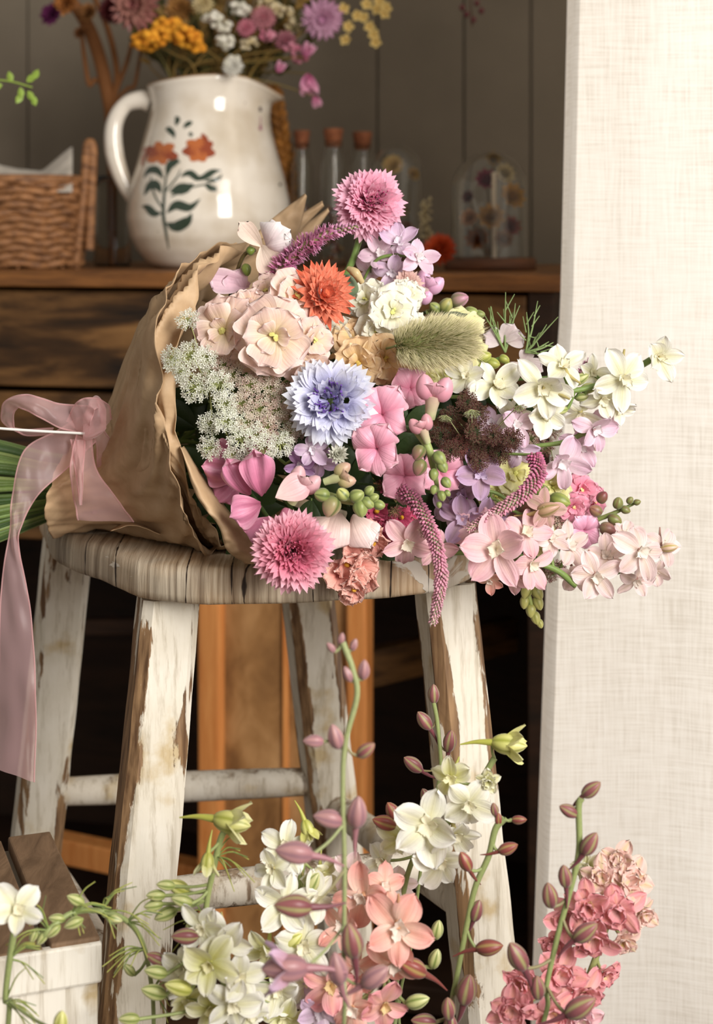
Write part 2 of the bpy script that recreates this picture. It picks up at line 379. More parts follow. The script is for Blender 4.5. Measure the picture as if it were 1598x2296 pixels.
def rung(k1, k2, z, r=.0125):
    mb = MB(); a, b = at_z(k1, z), at_z(k2, z); n = 14
    mb.tube([a+(b-a)*i/n for i in range(n+1)], [r*.9, r, r*1.02, r, r*.9], (1, 1, 1), n=14, smooth=False); mb.build('rung', M_RUNG, stool)
zr1 = P(145, 1778, 1.555)[2]; rung('bl', 'br', zr1, .0135)
zr2 = P(390, 2010, 1.26)[2]; rung('fl', 'fr', zr2, .0135)
zr3 = P(840, 1880, 1.5)[2]; rung('br', 'fr', zr3, .0135)
rung('bl', 'fl', zr3-.03, .0135)
mb = MB(); mb.tube([LEG['fl'][0]-[0, 0, .004], LEG['fl'][0]+[0, 0, .0034]], .014, L((30, 20, 12)), n=16, smooth=False); mb.build('leg_peg', M_DARKW, stool)
# ---------------------------------------------------------------- slatted white box
a = P(228, 2098, 1.12); bz = -.468; dxv = nrm(np.array([-.06, -.024, 0])); dyv = nrm(np.array([-.072, .207, 0]))
def BT(x, y, z): q = a+dxv*x+dyv*y; return (q[0], q[1], ZC+bz+z)
box = thing('wooden_box', 'white painted wooden box with brown slatted lid beside the stool, lower left corner', 'box', BT(.15, .1, -.43))
M_SLAT = wood('brown_slats', [(.3, L((96, 74, 54))), (.7, L((138, 110, 84)))], (6, 1.5, 1), 14, .7, .3)
M_BOXP = painted('aged_box_paint', .40, .43, (226, 220, 208), ((150, 120, 86), (196, 170, 130)))
mb = MB(); mb.box(.002, .30, .002, .2, -.43, -.03, tf=BT); mb.build('box_body', M_BOXP, box, flat=True, bev=.002)
mb = MB(); mb.box(0, .302, -.002, .006, -.03, -.003, tf=BT); mb.build('lid_rim', M_BOXP, box, flat=True, bev=.002)
for i in range(8):
    mb = MB(); mb.box(.001+i*.0375, .001+i*.0375+.0325, 0, .206, -.028, -.002*(i % 2), tf=BT); mb.build('slat', M_SLAT, box, flat=True, bev=.0015)
M_GROOVE = flatmat('pale_groove', (150, 140, 124))
mb = MB(); mb.box(.004, .299, .006, .203, -.03, -.010, tf=BT); mb.build('lid_base', M_GROOVE, box, flat=True)
# ---------------------------------------------------------------- paper wrap
def kraft():
    m = NT('kraft_paper'); c = m.coords((1, 1, 1))
    n1 = m.n('ShaderNodeTexNoise', {'Vector': c, 'Scale': 60.0, 'Detail': 6.0, 'Roughness': .6})
    n2 = m.n('ShaderNodeTexNoise', {'Vector': m.coords((14, 14, 14)), 'Scale': 1.0, 'Detail': 3.0, 'Distortion': 1.0})
    r = m.ramp(n1.outputs[0], [(.3, L((184, 152, 116))), (.7, L((202, 172, 136)))])
    m.l(r.outputs[0], m.b.inputs['Base Color']); m.b.inputs['Roughness'].default_value = .55; m.b.inputs['Specular IOR Level'].default_value = .3
    h = m.math('ADD', m.math('MULTIPLY', n1.outputs[0], .12), n2.outputs[0]); m.bump(h, .5, .006)
    tr = m.n('ShaderNodeBsdfTranslucent', {'Color': r.outputs[0]}); mx = m.n('ShaderNodeMixShader', {0: .18, 1: m.b.outputs[0], 2: tr.outputs[0]})
    m.l(mx.outputs[0], m.out.inputs[0]); return m.m
M_KRAFT = kraft()
# ring: (top px, bottom px, front px, centre depth, front depth offset)
RINGS = [((205, 990), (150, 1212), (112, 1100), 1.385, .085),
         ((212, 985), (180, 1196), (150, 1092), 1.385, .072),
         ((228, 975), (232, 1184), (200, 1080), 1.385, .058),
         ((262, 900), (330, 1200), (262, 1050), 1.375, .075),
         ((330, 745), (440, 1222), (318, 985), 1.36, .105),
         ((410, 655), (510, 1240), (344, 920), 1.35, .125),
         ((520, 572), (560, 1262), (366, 885), 1.345, .135)]
def paper(rings, name, parent, inset=0, seed=0, th0=0, th1=2*PI, amp=1.0, jag=.0, rimshift=None):
    nT = 150; keys = []
    for (tp, bt, ft, D, fd) in rings:
        C = P((tp[0]+bt[0])/2, (tp[1]+bt[1])/2, D); U = (P(*tp, D)-P(*bt, D))/2; Fv = P(ft[0], ft[1], D-fd)-C
        keys.append((C, U, Fv))
    kk = catmull([np.concatenate(k) for k in keys], 10); nU = len(kk); G = np.zeros((nU, nT, 3))
    for i in range(nU):
        C, U, Fv = kk[i][:3], kk[i][3:6], kk[i][6:9]; u = i/(nU-1)
        for j in range(nT):
            th = th0+(th1-th0)*j/(nT-1)
            d = math.cos(th)*U+math.sin(th)*Fv
            # pleats radiating from the neck
            q = th*3.1+seed; w_ = 2.2*u
            n = noise.noise(Vector((math.cos(th)*2.2+seed, math.sin(th)*2.2, u*1.1+seed)))
            tw = th+.9*u; rd = 1-2.6*abs(noise.noise(Vector((math.cos(tw)*2.6+seed*2, math.sin(tw)*2.6, u*.9+3))))
            tz = th-.7*u; fine = 1-2*abs(noise.noise(Vector((math.cos(tz)*6+seed*3, math.sin(tz)*6, u*1.6))))
            amp_u = (.09+.03*math.exp(-((u-.3)/.2)**2))*amp*min(1, 1.0)
            s = 1-inset/np.linalg.norm(d)+amp_u*(.55*n+1.15*rd-.35)+.055*fine*amp*(.5+.5*u)
            p = C+d*s
            if jag and i > nU-9: p = p+(C-kk[max(0, i-3)][:3])*jag*noise.noise(Vector((th*3, seed, 2)))*(i-nU+9)/9
            G[i, j] = p
    # keep off the seat
    lim = ZC+SZ+.0015; G[..., 2] = np.where((G[..., 2] < lim) & (G[..., 1] > 1.25), lim+.0+(G[..., 2]*0), G[..., 2])
    mb = MB(); mb.grid(G, (1, 1, 1)); return mb.build(name, M_KRAFT, parent, solid=.0004), G
wrap = thing('paper_wrap', 'brown kraft paper cone wrapped around the bouquet lying on the stool', 'wrapping paper', P(230, 1184, 1.38))
o_, PG = paper(RINGS, 'outer_sheet', wrap, 0, 1.3, -.15, 2*PI-.15)
R2 = RINGS[3:-1]+[((470, 610), (545, 1256), (362, 905), 1.348, .130), ((600, 520), (600, 1262), (392, 870), 1.345, .130)]
paper(R2, 'inner_sheet', wrap, .006, 7.7, -.3, PI*1.15, .8)
def strip_sheet(pts_l, pts_r, name, parent, mat, n=24, m=8, bulge=.006, solid=.0004, wav=.002):
    a, b = catmull(pts_l, n), catmull(pts_r, n); k = min(len(a), len(b)); G = np.zeros((k, m+1, 3))
    for i in range(k):
        for j in range(m+1):
            t = j/m; p = a[i]*(1-t)+b[i]*t; p = p+np.array([0, -bulge*math.sin(t*PI)+wav*noise.noise(Vector((i*.15, t*3, 5))), 0]); G[i, j] = p
    mb = MB(); mb.grid(G, (1, 1, 1)); return mb.build(name, mat, parent, solid=solid)
strip_sheet([P(380, 690, 1.36), P(470, 612, 1.37), P(560, 535, 1.38), P(620, 482, 1.385), P(684, 434, 1.39)],
            [P(450, 760, 1.38), P(520, 660, 1.38), P(610, 590, 1.39), P(665, 530, 1.39), P(688, 440, 1.39)], 'paper_corner', wrap, M_KRAFT)
strip_sheet([P(480, 690, 1.40), P(560, 590, 1.41), P(640, 505, 1.415), P(722, 450, 1.42)],
            [P(560, 720, 1.40), P(620, 620, 1.41), P(665, 530, 1.415), P(726, 462, 1.42)], 'paper_corner', wrap, M_KRAFT)
strip_sheet([P(560, 640, 1.43), P(640, 540, 1.43), P(735, 466, 1.43)],
            [P(600, 690, 1.43), P(680, 560, 1.43), P(738, 474, 1.43)], 'paper_corner', wrap, M_KRAFT)
# bottom lip turned outwards
strip_sheet([P(405, 1000, 1.222), P(440, 1110, 1.220), P(490, 1180, 1.220), P(508, 1232, 1.224), P(550, 1264, 1.234)],
            [P(412, 1000, 1.232), P(470, 1090, 1.240), P(524, 1158, 1.244), P(572, 1205, 1.246), P(640, 1250, 1.25)], 'rolled_lip', wrap, M_KRAFT, bulge=.010)
strip_sheet([P(690, 1270, 1.236), P(735, 1310, 1.236), P(778, 1345, 1.235)], [P(750, 1250, 1.236), P(772, 1290, 1.236), P(782, 1338, 1.235)], 'paper_corner', wrap, M_KRAFT)
strip_sheet([P(250, 1186, 1.34), P(300, 1168, 1.33), P(360, 1190, 1.33)], [P(250, 1190, 1.30), P(300, 1178, 1.30), P(360, 1198, 1.30)], 'paper_corner', wrap, M_KRAFT)
# ---------------------------------------------------------------- ribbon
def organza():
    m = NT('pink_organza'); n = m.n('ShaderNodeTexNoise', {'Vector': m.coords((500, 500, 500)), 'Scale': 1.0})
    col = L((240, 198, 198)); m.b.inputs['Base Color'].default_value = (*col, 1)
    m.b.inputs['Roughness'].default_value = .35; m.b.inputs['Sheen Weight'].default_value = .6
    tl = m.n('ShaderNodeBsdfTranslucent', {'Color': (*col, 1)}); m1 = m.n('ShaderNodeMixShader', {0: .4, 1: m.b.outputs[0], 2: tl.outputs[0]})
    tp = m.n('ShaderNodeBsdfTransparent', {'Color': (1, .93, .93, 1)}); lw = m.n('ShaderNodeLayerWeight', {'Blend': .35})
    f = m.ramp(lw.outputs['Facing'], [(0, (.38,)*3), (1, (.92,)*3)]).outputs[0]
    m2 = m.n('ShaderNodeMixShader', {0: f, 1: tp.outputs[0], 2: m1.outputs[0]}); m.l(m2.outputs[0], m.out.inputs[0]); return m.m
M_ORG = organza()
rib = thing('ribbon', 'sheer pink organza ribbon bow with trailing tails tied around the paper neck', 'ribbon', P(215, 950, 1.3))
def ribbon(lpts, rpts, name='ribbon_tail', wav=.004, bul=.003, k=16):
    a, b = catmull(lpts, k), catmull(rpts, k); n = len(a); m = 12; G = np.zeros((n, m+1, 3)); C = np.ones((n, m+1, 3))
    for i in range(n):
        for j in range(m+1):
            t = j/m; p = a[i]*(1-t)+b[i]*t
            G[i, j] = p+np.array([0, -bul*math.sin(t*PI)+wav*noise.noise(Vector((i*.12, t*2.3, len(lpts)))), 0])
    mb = MB(); mb.grid(G, C); 
    for e in (G[:, 0], G[:, -1]): mb.tube(e, .0006, (1, 1, 1), n=5, smooth=False)
    return mb.build(name, M_ORG, rib)
ribbon([P(196, 925, 1.29), P(130, 965, 1.285), P(55, 1010, 1.28), P(28, 1110, 1.275), P(22, 1190, 1.27), P(2, 1330, 1.265), P(-2, 1520, 1.26), P(-8, 1720, 1.26)],
       [P(215, 990, 1.29), P(150, 1050, 1.285), P(85, 1110, 1.275), P(52, 1170, 1.27), P(42, 1230, 1.265), P(68, 1370, 1.26), P(80, 1560, 1.25), P(78, 1752, 1.25)])
ribbon([P(172, 975, 1.28), P(158, 1040, 1.27), P(166, 1120, 1.29), P(176, 1165, 1.30)],
       [P(205, 985, 1.28), P(215, 1050, 1.285), P(262, 1120, 1.29), P(300, 1170, 1.30)])
ribbon([P(158, 985, 1.278), P(170, 1060, 1.272), P(178, 1130, 1.285)], [P(190, 985, 1.278), P(186, 1060, 1.27), P(182, 1132, 1.285)])
ribbon([P(205, 910, 1.29), P(130, 905, 1.27), P(60, 885, 1.265), P(10, 902, 1.275), P(6, 945, 1.295), P(40, 962, 1.31), P(120, 960, 1.31)],
       [P(215, 975, 1.29), P(140, 962, 1.27), P(70, 925, 1.262), P(38, 915, 1.275), P(30, 950, 1.295), P(52, 975, 1.31), P(120, 975, 1.31)], 'bow_loop')
ribbon([P(150, 945, 1.28), P(170, 905, 1.265), P(200, 892, 1.262), P(240, 905, 1.28), P(250, 940, 1.29)],
       [P(195, 980, 1.278), P(205, 940, 1.262), P(215, 915, 1.26), P(225, 925, 1.275), P(232, 965, 1.285)], 'bow_loop')
kb = MB(); nG = np.zeros((26, 28, 3))
for i in range(26):
    for j in range(28):
        s = i/25; th = 2*PI*j/28; ctr = P(186+s*52, 962-14*math.sin(s*PI)-s*22, 1.272)
        rz = .0125*(.55+.6*math.sin(PI*s)**.8)*(1+.22*noise.noise(Vector((math.cos(th)*1.6, math.sin(th)*1.6, s*.8)))+.10*math.sin(th*7+s*2)); nG[i, j] = ctr+np.array([.35*rz*math.cos(th)*.3, -.6*rz*math.cos(th), rz*math.sin(th)])
kb.grid(nG, (1, 1, 1), wrap=True); kb.build('knot', M_ORG, rib)
ribbon([P(230, 958, 1.28), P(248, 1000, 1.31), P(240, 1080, 1.325), P(215, 1150, 1.335)], [P(210, 975, 1.28), P(218, 1010, 1.31), P(216, 1080, 1.325), P(200, 1150, 1.335)], 'ribbon_band')
mb = MB(); mb.tube([P(-60, 956, 1.27), P(60, 965, 1.27), P(190, 972, 1.272)], .0011, L((225, 222, 218)), n=6)
tag(mb.build('string', flatmat('white_cord', (226, 222, 216))), 'thin white cord running left from the ribbon knot', 'string')
# ---------------------------------------------------------------- jug
def glaze(name, c0, c1, rough=.12):
    m = NT(name); n = m.n('ShaderNodeTexNoise', {'Vector': m.coords((1, 1, 1)), 'Scale': 18.0, 'Detail': 5.0})
    sp = m.n('ShaderNodeTexNoise', {'Vector': m.coords((1, 1, 1)), 'Scale': 160.0, 'Detail': 2.0})
    c = m.ramp(n.outputs[0], [(.35, L(c0)), (.6, L(c1))]).outputs[0]
    c = m.mix(m.ramp(sp.outputs[0], [(.77, (0, 0, 0)), (.80, (1, 1, 1))]).outputs[0], c, L((90, 70, 55)))
    m.l(c, m.b.inputs['Base Color']); m.b.inputs['Roughness'].default_value = rough; m.b.inputs['Coat Weight'].default_value = .5
    m.b.inputs['Coat Roughness'].default_value = .06; m.bump(n.outputs[0], .12, .004); return m.m
M_GLAZE = glaze('cream_glaze', (196, 182, 162), (220, 210, 196))
JD = 2.10; JC = P(468, 600, JD); JX, JY = JC[0], JD; JZ0 = ZC+TZ+.0005
PRF = [(600, 112), (597, 124), (585, 140), (560, 161), (530, 176), (490, 184), (450, 181), (400, 170), (350, 156), (300, 143), (260, 132), (235, 128), (215, 130), (195, 134), (182, 139)]
def jz(py): return JZ0+(600-py)/F*JD
pz = np.array([jz(a) for a, b in PRF]); pr = np.array([b/F*JD for a, b in PRF])
def jr(z): return np.interp(z, pz, pr)
def jspout(z, th):
    t = max(0, (z-jz(300))/(jz(180)-jz(300))); return .018*t**1.6*math.exp(-(math.atan2(math.sin(th), math.cos(th))/.42)**2)
jug = thing('ceramic_jug', 'large cream ceramic jug painted with orange flowers and green leaves, holding dried flowers', 'jug', (JX, JY, JZ0))
mb = MB(); zz = np.linspace(pz[0], pz[-1], 60); NTH = 72; rows = [[(JX, JY, JZ0)]*NTH]
def jring(z, dr=0, zoff=0):
    r = []
    for j in range(NTH):
        th = 2*PI*j/NTH; R = jr(z)+jspout(z, th)+dr
        zt = z+zoff-.004*max(0, (z-jz(240))/(jz(180)-jz(240)))*(1+math.sin(2*th+1)) - .016*max(0, (z-jz(230))/(jz(180)-jz(230)))*math.exp(-(math.atan2(math.sin(th), math.cos(th))/.5)**2)
        r.append((JX+R*math.cos(th), JY+R*math.sin(th), zt))
    return r
for z in zz: rows.append(jring(z))
rows.append(jring(zz[-1], -.0025, .0022)); rows.append(jring(zz[-1], -.005, .0005))
for z in zz[::-1][2:50:3]: rows.append(jring(z, -.006))
mb.grid(np.array(rows), (1, 1, 1), wrap=True); mb.build('jug_body', M_GLAZE, jug)
mb = MB(); mb.tube([P(338, 232, JD), P(318, 224, JD), P(280, 236, JD), P(256, 280, JD), P(256, 340, JD), P(272, 395, JD), P(296, 440, JD), P(312, 455, JD)], [.012, .012, .0095, .0105, .0115, .0105, .0095, .012], (1, 1, 1), n=16)
mb.build('handle', M_GLAZE, jug)
mb = MB(); mb.tube([q for q in jring(zz[-1], -.002, .0018)], .0011, (1, 1, 1), n=6, smooth=False); mb.build('rim_band', flatmat('brown_rim', (160, 126, 92), .3), jug)
def onjug(px, py, off=.0006):
    # ray / surface-of-revolution hit
    d = P(px, py, 1.0)-np.array([0, 0, ZC]); y = JD-.13
    for _ in range(400):
        p = np.array([0, 0, ZC])+d*y; rr = math.hypot(p[0]-JX, p[1]-JY)
        if rr <= jr(p[2])+jspout(p[2], math.atan2(p[1]-JY, p[0]-JX))+off: break
        y += .0005
    return p
def decal(mb, path, wid, col, flip=1):
    # leaf: centre line in pixels with half-width profile
    q = catmull([(x, y, 0) for x, y in path], 6)[:, :2]; n = len(q); Tn = np.gradient(q, axis=0); Tn /= np.linalg.norm(Tn, axis=1)[:, None]+1e-9
    N_ = np.stack([-Tn[:, 1], Tn[:, 0]], 1); s = np.linspace(0, 1, n); W = np.interp(s, np.linspace(0, 1, len(wid)), wid); G = np.zeros((n, 5, 3))
    for i in range(n):
        for j, t in enumerate((-1, -.5, 0, .5, 1)):
            e = q[i]+N_[i]*t*W[i]; G[i, j] = onjug(*e)
    mb.grid(G, col)
GRN = L((50, 62, 50)); ORG_ = L((176, 98, 52)); ORD = L((140, 66, 40))
M_DECAL = NT('painted_glaze'); _a = M_DECAL.n('ShaderNodeAttribute', attribute_name='Col'); M_DECAL.l(_a.outputs[0], M_DECAL.b.inputs['Base Color']); M_DECAL.b.inputs['Roughness'].default_value = .15; M_DECAL = M_DECAL.m
mb = MB()
lf = [0, .7, 1, .9, .5, 0]
def leaf2(path, w): decal(mb, path, [max(.8, w*k) for k in lf], GRN)
decal(mb, [(378, 558), (372, 520), (366, 480), (368, 440), (372, 400), (380, 368)], [1, 3, 4, 3, 2, 1.5], GRN)
decal(mb, [(368, 470), (350, 445), (340, 415), (338, 395)], [2, 2, 2, 1], GRN)
decal(mb, [(370, 430), (395, 400), (405, 380)], [2, 2, 1], GRN)
decal(mb, [(384, 440), (430, 420), (470, 412)], [2, 2, 2], GRN)
for path, w_ in (([(372, 500), (395, 508), (420, 495), (430, 478)], 13), ([(374, 478), (395, 460), (425, 465), (449, 446)], 11), ([(362, 478), (345, 478), (330, 465), (318, 462)], 9),
                 ([(380, 430), (400, 425), (420, 420), (434, 412)], 13), ([(362, 432), (350, 415), (335, 418), (323, 438)], 11), ([(366, 400), (352, 382), (335, 382), (322, 398)], 9),
                 ([(374, 396), (380, 372), (395, 362), (404, 364)], 9), ([(404, 396), (425, 388), (445, 400), (462, 388)], 8), ([(450, 405), (462, 395), (478, 385), (496, 382)], 8),
                 ([(458, 412), (470, 420), (482, 425), (476, 428)], 7), ([(460, 405), (475, 405), (490, 400), (498, 390)], 5), ([(371, 292), (378, 290), (388, 300), (391, 310)], 7), ([(392, 262), (398, 266), (396, 275), (394, 282)], 6),
                 ([(432, 274), (425, 276), (416, 282), (412, 288)], 6), ([(426, 296), (428, 302), (430, 306)], 5)): leaf2(path, w_)
mb.build('painted_leaves', M_DECAL, jug)
for cx_, cy_, r_, k in ((360, 343, 36, 6), (446, 336, 38, 7)):
    mb = MB()
    for i in range(k):
        a = i*2*PI/k+.3; sx = 1.0 if cx_ > 400 else 1.15
        decal(mb, [(cx_, cy_), (cx_+math.cos(a)*r_*.5*sx, cy_+math.sin(a)*r_*.42), (cx_+math.cos(a)*r_*sx, cy_+math.sin(a)*r_*.72)], [2, r_*.30, r_*.30, r_*.1], ORG_ if i % 3 else ORD)
    mb.build('painted_flower', M_DECAL, jug)
mb = MB()
mb = MB(); decal(mb, [(318, 372), (322, 352), (330, 334)], [2, 5, 3], ORD); mb.build('painted_petal', M_DECAL, jug)
mb = MB(); decal(mb, [(330, 350), (360, 346), (388, 330)], [2, 6, 3], ORD); mb.build('painted_petal', M_DECAL, jug); mb = MB(); decal(mb, [(452, 300), (460, 312), (464, 326)], [3, 7, 2], ORD); mb.build('painted_petal', M_DECAL, jug)
mb = MB(); decal(mb, [(627, 411), (629, 417)], [2.5, 2.5, 2], L((30, 26, 26))); mb.build('glaze_speck', M_DECAL, jug); mb = MB(); decal(mb, [(583, 240), (584, 250)], [3, 3, 3], L((70, 60, 66))); mb.build('glaze_speck', M_DECAL, jug); mb = MB(); decal(mb, [(584, 262), (584, 292)], [1, 1, 4], L((150, 90, 110))); mb.build('glaze_speck', M_DECAL, jug)
# ---------------------------------------------------------------- wicker basket with cloth
M_WICK = wood('wicker', [(.3, L((74, 44, 26))), (.7, L((168, 118, 76)))], (10, 10, 30), 6, .55, .4)
bk = thing('wicker_basket', 'round brown wicker basket on the sideboard left of the jug', 'basket', P(60, 602, 2.12))
BC = P(40, 602, 2.12); bx, by = BC[0], BC[1]; bz0 = ZC+TZ
mb = MB()
for r in range(12):
    z = bz0+.006+r*.0088; R = .076+.006*r/12; pts = []
    for j in range(97):
        th = 2*PI*j/96; pts.append((bx+(R+.0028*math.sin(th*16+PI*r))*math.cos(th), by+(R+.0028*math.sin(th*16+PI*r))*math.sin(th), z+.002*math.sin(th*8)))
    mb.tube(pts, .0048, (1, 1, 1), n=7, smooth=False)
mb.build('woven_body', M_WICK, bk)
mb = MB(); 
for j in range(32):
    th = 2*PI*j/32; mb.tube([(bx+.075*math.cos(th), by+.075*math.sin(th), bz0+.001), (bx+.08*math.cos(th), by+.08*math.sin(th), bz0+.108)], .002, (1, 1, 1), n=5, smooth=False)
mb.tube([(bx+.083*math.cos(t), by+.083*math.sin(t), bz0+.108) for t in np.linspace(0, 2*PI, 49)], .006, (1, 1, 1), smooth=False)
mb.build('stakes', M_WICK, bk)
mb = MB(); mb.tube([P(168, 600, 2.10), P(182, 480, 2.10), P(190, 400, 2.10), P(196, 330, 2.10), P(204, 322, 2.10), P(208, 345, 2.10), P(205, 420, 2.10), P(200, 560, 2.10)], .006, (1, 1, 1), n=8); mb.build('handle', M_WICK, bk)
mb = MB(); G = np.zeros((26, 26, 3))
for i in range(26):
    for j in range(26):
        px = -60+i/25*222; t = j/25; top = np.interp(px, [-60, 0, 40, 95, 150, 162], [340, 372, 380, 385, 338, 330])
        py = 430+(top-430)*t; G[i, j] = P(px, py, 2.06+.07*t+.006*noise.noise(Vector((i*.35, j*.3, 2)))); 
mb.grid(G, L((206, 196, 182))); tag(mb.build('cloth', M_PETAL, solid=.002), 'pale folded linen cloth sticking out of the wicker basket', 'cloth')
# ---------------------------------------------------------------- glassware
def glass():
    m = NT('clear_glass'); m.b.inputs['Base Color'].default_value = (.96, .97, .95, 1); m.b.inputs['Roughness'].default_value = .02
    m.b.inputs['Transmission Weight'].default_value = 1; m.b.inputs['IOR'].default_value = 1.32; return m.m
M_GLASS = glass(); M_CORK = wood('cork', [(.3, L((110, 62, 38))), (.7, L((168, 104, 70)))], (1, 1, 1), 60, .8, .4)
def lathe(mb, c, prof, col=(1, 1, 1), n=32):
    G = np.array([[(c[0]+r*math.cos(t), c[1]+r*math.sin(t), c[2]+z) for t in np.arange(n)*2*PI/n] for r, z in prof]); mb.grid(G, col, wrap=True)
def vessel(c, prof, name, par, wall=.0012):
    mb = MB(); inner = [(max(r-wall, .0002), z+(wall if k == 0 else 0)) for k, (r, z) in enumerate(prof)]
    lathe(mb, c, [(.0002, prof[0][1])]+prof+inner[::-1]+[(.0002, inner[0][1])]); return mb.build(name, M_GLASS, par)
def shelfp(px, D): q = P(px, 600, D); return np.array([q[0], q[1], ZC+TZ])
TUBES = [(676, 2.20, 292, .011), (747, 2.17, 288, .013), (812, 2.19, 295, .013)]
for i, (px, D, top, r) in enumerate(TUBES):
    c = shelfp(px, D); h = (H-top)/F*D-TZ
    T = thing('corked_glass_tube', ('slim corked glass tube beside the jug, leftmost of three', 'corked glass tube with dark seeds, middle of three', 'corked glass tube behind the tall pink cornflower, rightmost of three')[i], 'bottle', c, 'corked glass tubes on the sideboard')
    hb = h-.018
    vessel(c, [(r*1.25, .0), (r*1.3, .004), (r*1.3, hb*.82), (r*.9, hb*.93), (r*.85, hb), (r*.95, hb+.001)], 'tube', T)
    mb = MB(); lathe(mb, c+[0, 0, hb-.006], [(.0002, 0), (r*.72, 0), (r*.98, .022), (r*.96, .0235), (.0002, .0235)]); mb.build('cork', M_CORK, T)
    mb = MB(); rr = random.Random(i)
    mb.tube([c+[0, 0, .004], c+[.001, 0, hb*.9]], .0018, L((206, 196, 180)), n=8); mb.build('tube_reflection_rod', M_DRY, T)  # pale rod stands in for the window's bright reflection on the tube
    mb = MB()
    for k in range(60):
        a = rr.random()*6.28; q = c+[math.cos(a)*r*.8*rr.random(), math.sin(a)*r*.8*rr.random(), .006+hb*.45*rr.random()]; mb.tube([q, q+[.003*rr.uniform(-1, 1), 0, .004]], .0022, L(rr.choice([(110, 40, 30), (150, 90, 50), (90, 30, 30), (170, 130, 80)])), n=5, smooth=False)
    mb.build('dried_filling', M_DRY, T)
c = shelfp(252, 2.17); T = thing('glass_vase', 'clear ribbed glass vase between basket and jug, holding dried brown pods', 'vase', c)
vessel(c, [(.022, 0), (.024, .004), (.022, .05), (.021, .1), (.024, .115)], 'vase_body', T, .002)
M_BARK = wood('cloche_base_wood', [(.3, L((52, 30, 18))), (.7, L((104, 64, 38)))], (1, 1, 8), 12, .6, .3)
# ================================================================ plant kit
def ease(s): return s*s*(3-2*s)
SH = {'round': (.75, .33), 'ovate': (.7, .6), 'pointed': (.6, 1.05), 'strap': (.25, .45), 'spat': (1.3, .3)}
def petal(mb, base, d, n, Ln, W, c0, c1, a0=0., a1=.5, cup=.2, ruf=.0, shape='ovate', mid=None, edge=None, nu=7, nv=6, jag=0., rg=random, rfreq=7., stripe=0.):
    d = nrm(d); n = nrm(np.array(n)-d*np.dot(n, d)); sd = np.cross(n, d)
    s = np.linspace(0, 1, nu+1); t = np.linspace(-1, 1, nv+1); ang = a0+a1*s
    X = np.concatenate([[0], np.cumsum(np.cos(ang[:-1]))])*Ln/nu; Z = np.concatenate([[0], np.cumsum(np.sin(ang[:-1]))])*Ln/nu
    p, q = SH[shape]; w = np.where(s > 0, s, 1e-6)**p*np.where(s < 1, 1-s, 0)**q; w = w/w.max(); w = np.maximum(w, .14*(1-s)); w[-1] = max(w[-1], .10 if shape != 'pointed' else .02)
    ph = rg.random()*6; S, T = np.meshgrid(s, t, indexing='ij'); Wd = w[:, None]*W/2
    Nn = -np.sin(ang)[:, None]*d+np.cos(ang)[:, None]*n; Tn = np.cos(ang)[:, None]*d+np.sin(ang)[:, None]*n
    off = cup*T*T*Wd+ruf*Ln*S*S*np.sin(T*rfreq*.5+ph)*np.abs(T)**.5+ruf*.6*Ln*S*np.sin(T*rfreq*1.1+ph*2+S*3)+.035*Ln*np.sin(S*4+ph*3)*np.cos(T*2.2+ph)
    al = 0*T
    if shape in ('round', 'spat'): al = -(np.abs(T)**2.2)*S**4*Ln*.16
    if jag: al = al+jag*Ln*S**5*np.array([rg.uniform(-1, 1) for _ in t])[None, :]
    Pn = np.array(base)+X[:, None, None]*d+Z[:, None, None]*n+(T*Wd)[..., None]*sd+off[..., None]*Nn[:, None, :]+al[..., None]*Tn[:, None, :]
    k = ease(S)[..., None]; C = np.array(c0)*(1-k)+np.array(c1)*k
    j = 1+rg.uniform(-.06, .06); C = C*j
    if mid is not None:
        m = (np.clip(1-np.abs(T)*2.2, 0, 1)*(.75-.25*S))[..., None]; C = C*(1-m)+np.array(mid)*m
    if edge is not None:
        e = (np.clip((np.maximum(np.abs(T), S**3)-.7)*3, 0, 1)*S**.5)[..., None]; C = C*(1-e)+np.array(edge)*e
    if stripe: C = C*(1-stripe*(np.arange(nv+1) % 2)[None, :, None]*.5)
    mb.grid(Pn, np.clip(C, 0, 1), e=T)
def radial(n, k, ph=0):
    a, b, c = frame(n); return [(math.cos(2*PI*i/k+ph)*a+math.sin(2*PI*i/k+ph)*b) for i in range(k)]
def jit(v, s, rg): return nrm(np.array(v)+np.array([rg.uniform(-s, s) for _ in range(3)]))
def blob(mb, c, ax, Ln, R, c0, c1, ribs=0, rd=.1, n=12, m=8, ribc=None, tip=.6, open_=0):
    ax = nrm(ax); a, b, _ = frame(ax); G = np.zeros((m+1, n, 3)); C = np.zeros((m+1, n, 3))
    for i in range(m+1):
        s = i/m; r = R*max(math.sin(PI*s)**tip*(1.1-.3*s), .03); 
        if open_ and s > .8: r = max(r, R*open_)
        for j in range(n):
            th = 2*PI*j/n; g = abs(math.cos(th*ribs/2)) if ribs else 1; rr = r*(1-rd*(1-g))
            G[i, j] = np.array(c)+ax*Ln*s+rr*(math.cos(th)*a+math.sin(th)*b)
            cc = np.array(c0)*(1-s)+np.array(c1)*s
            if ribc is not None and ribs: k = max(0, (.45-g)/.45); cc = cc*(1-k)+np.array(ribc)*k
            C[i, j] = cc
    mb.grid(G, C, wrap=True)
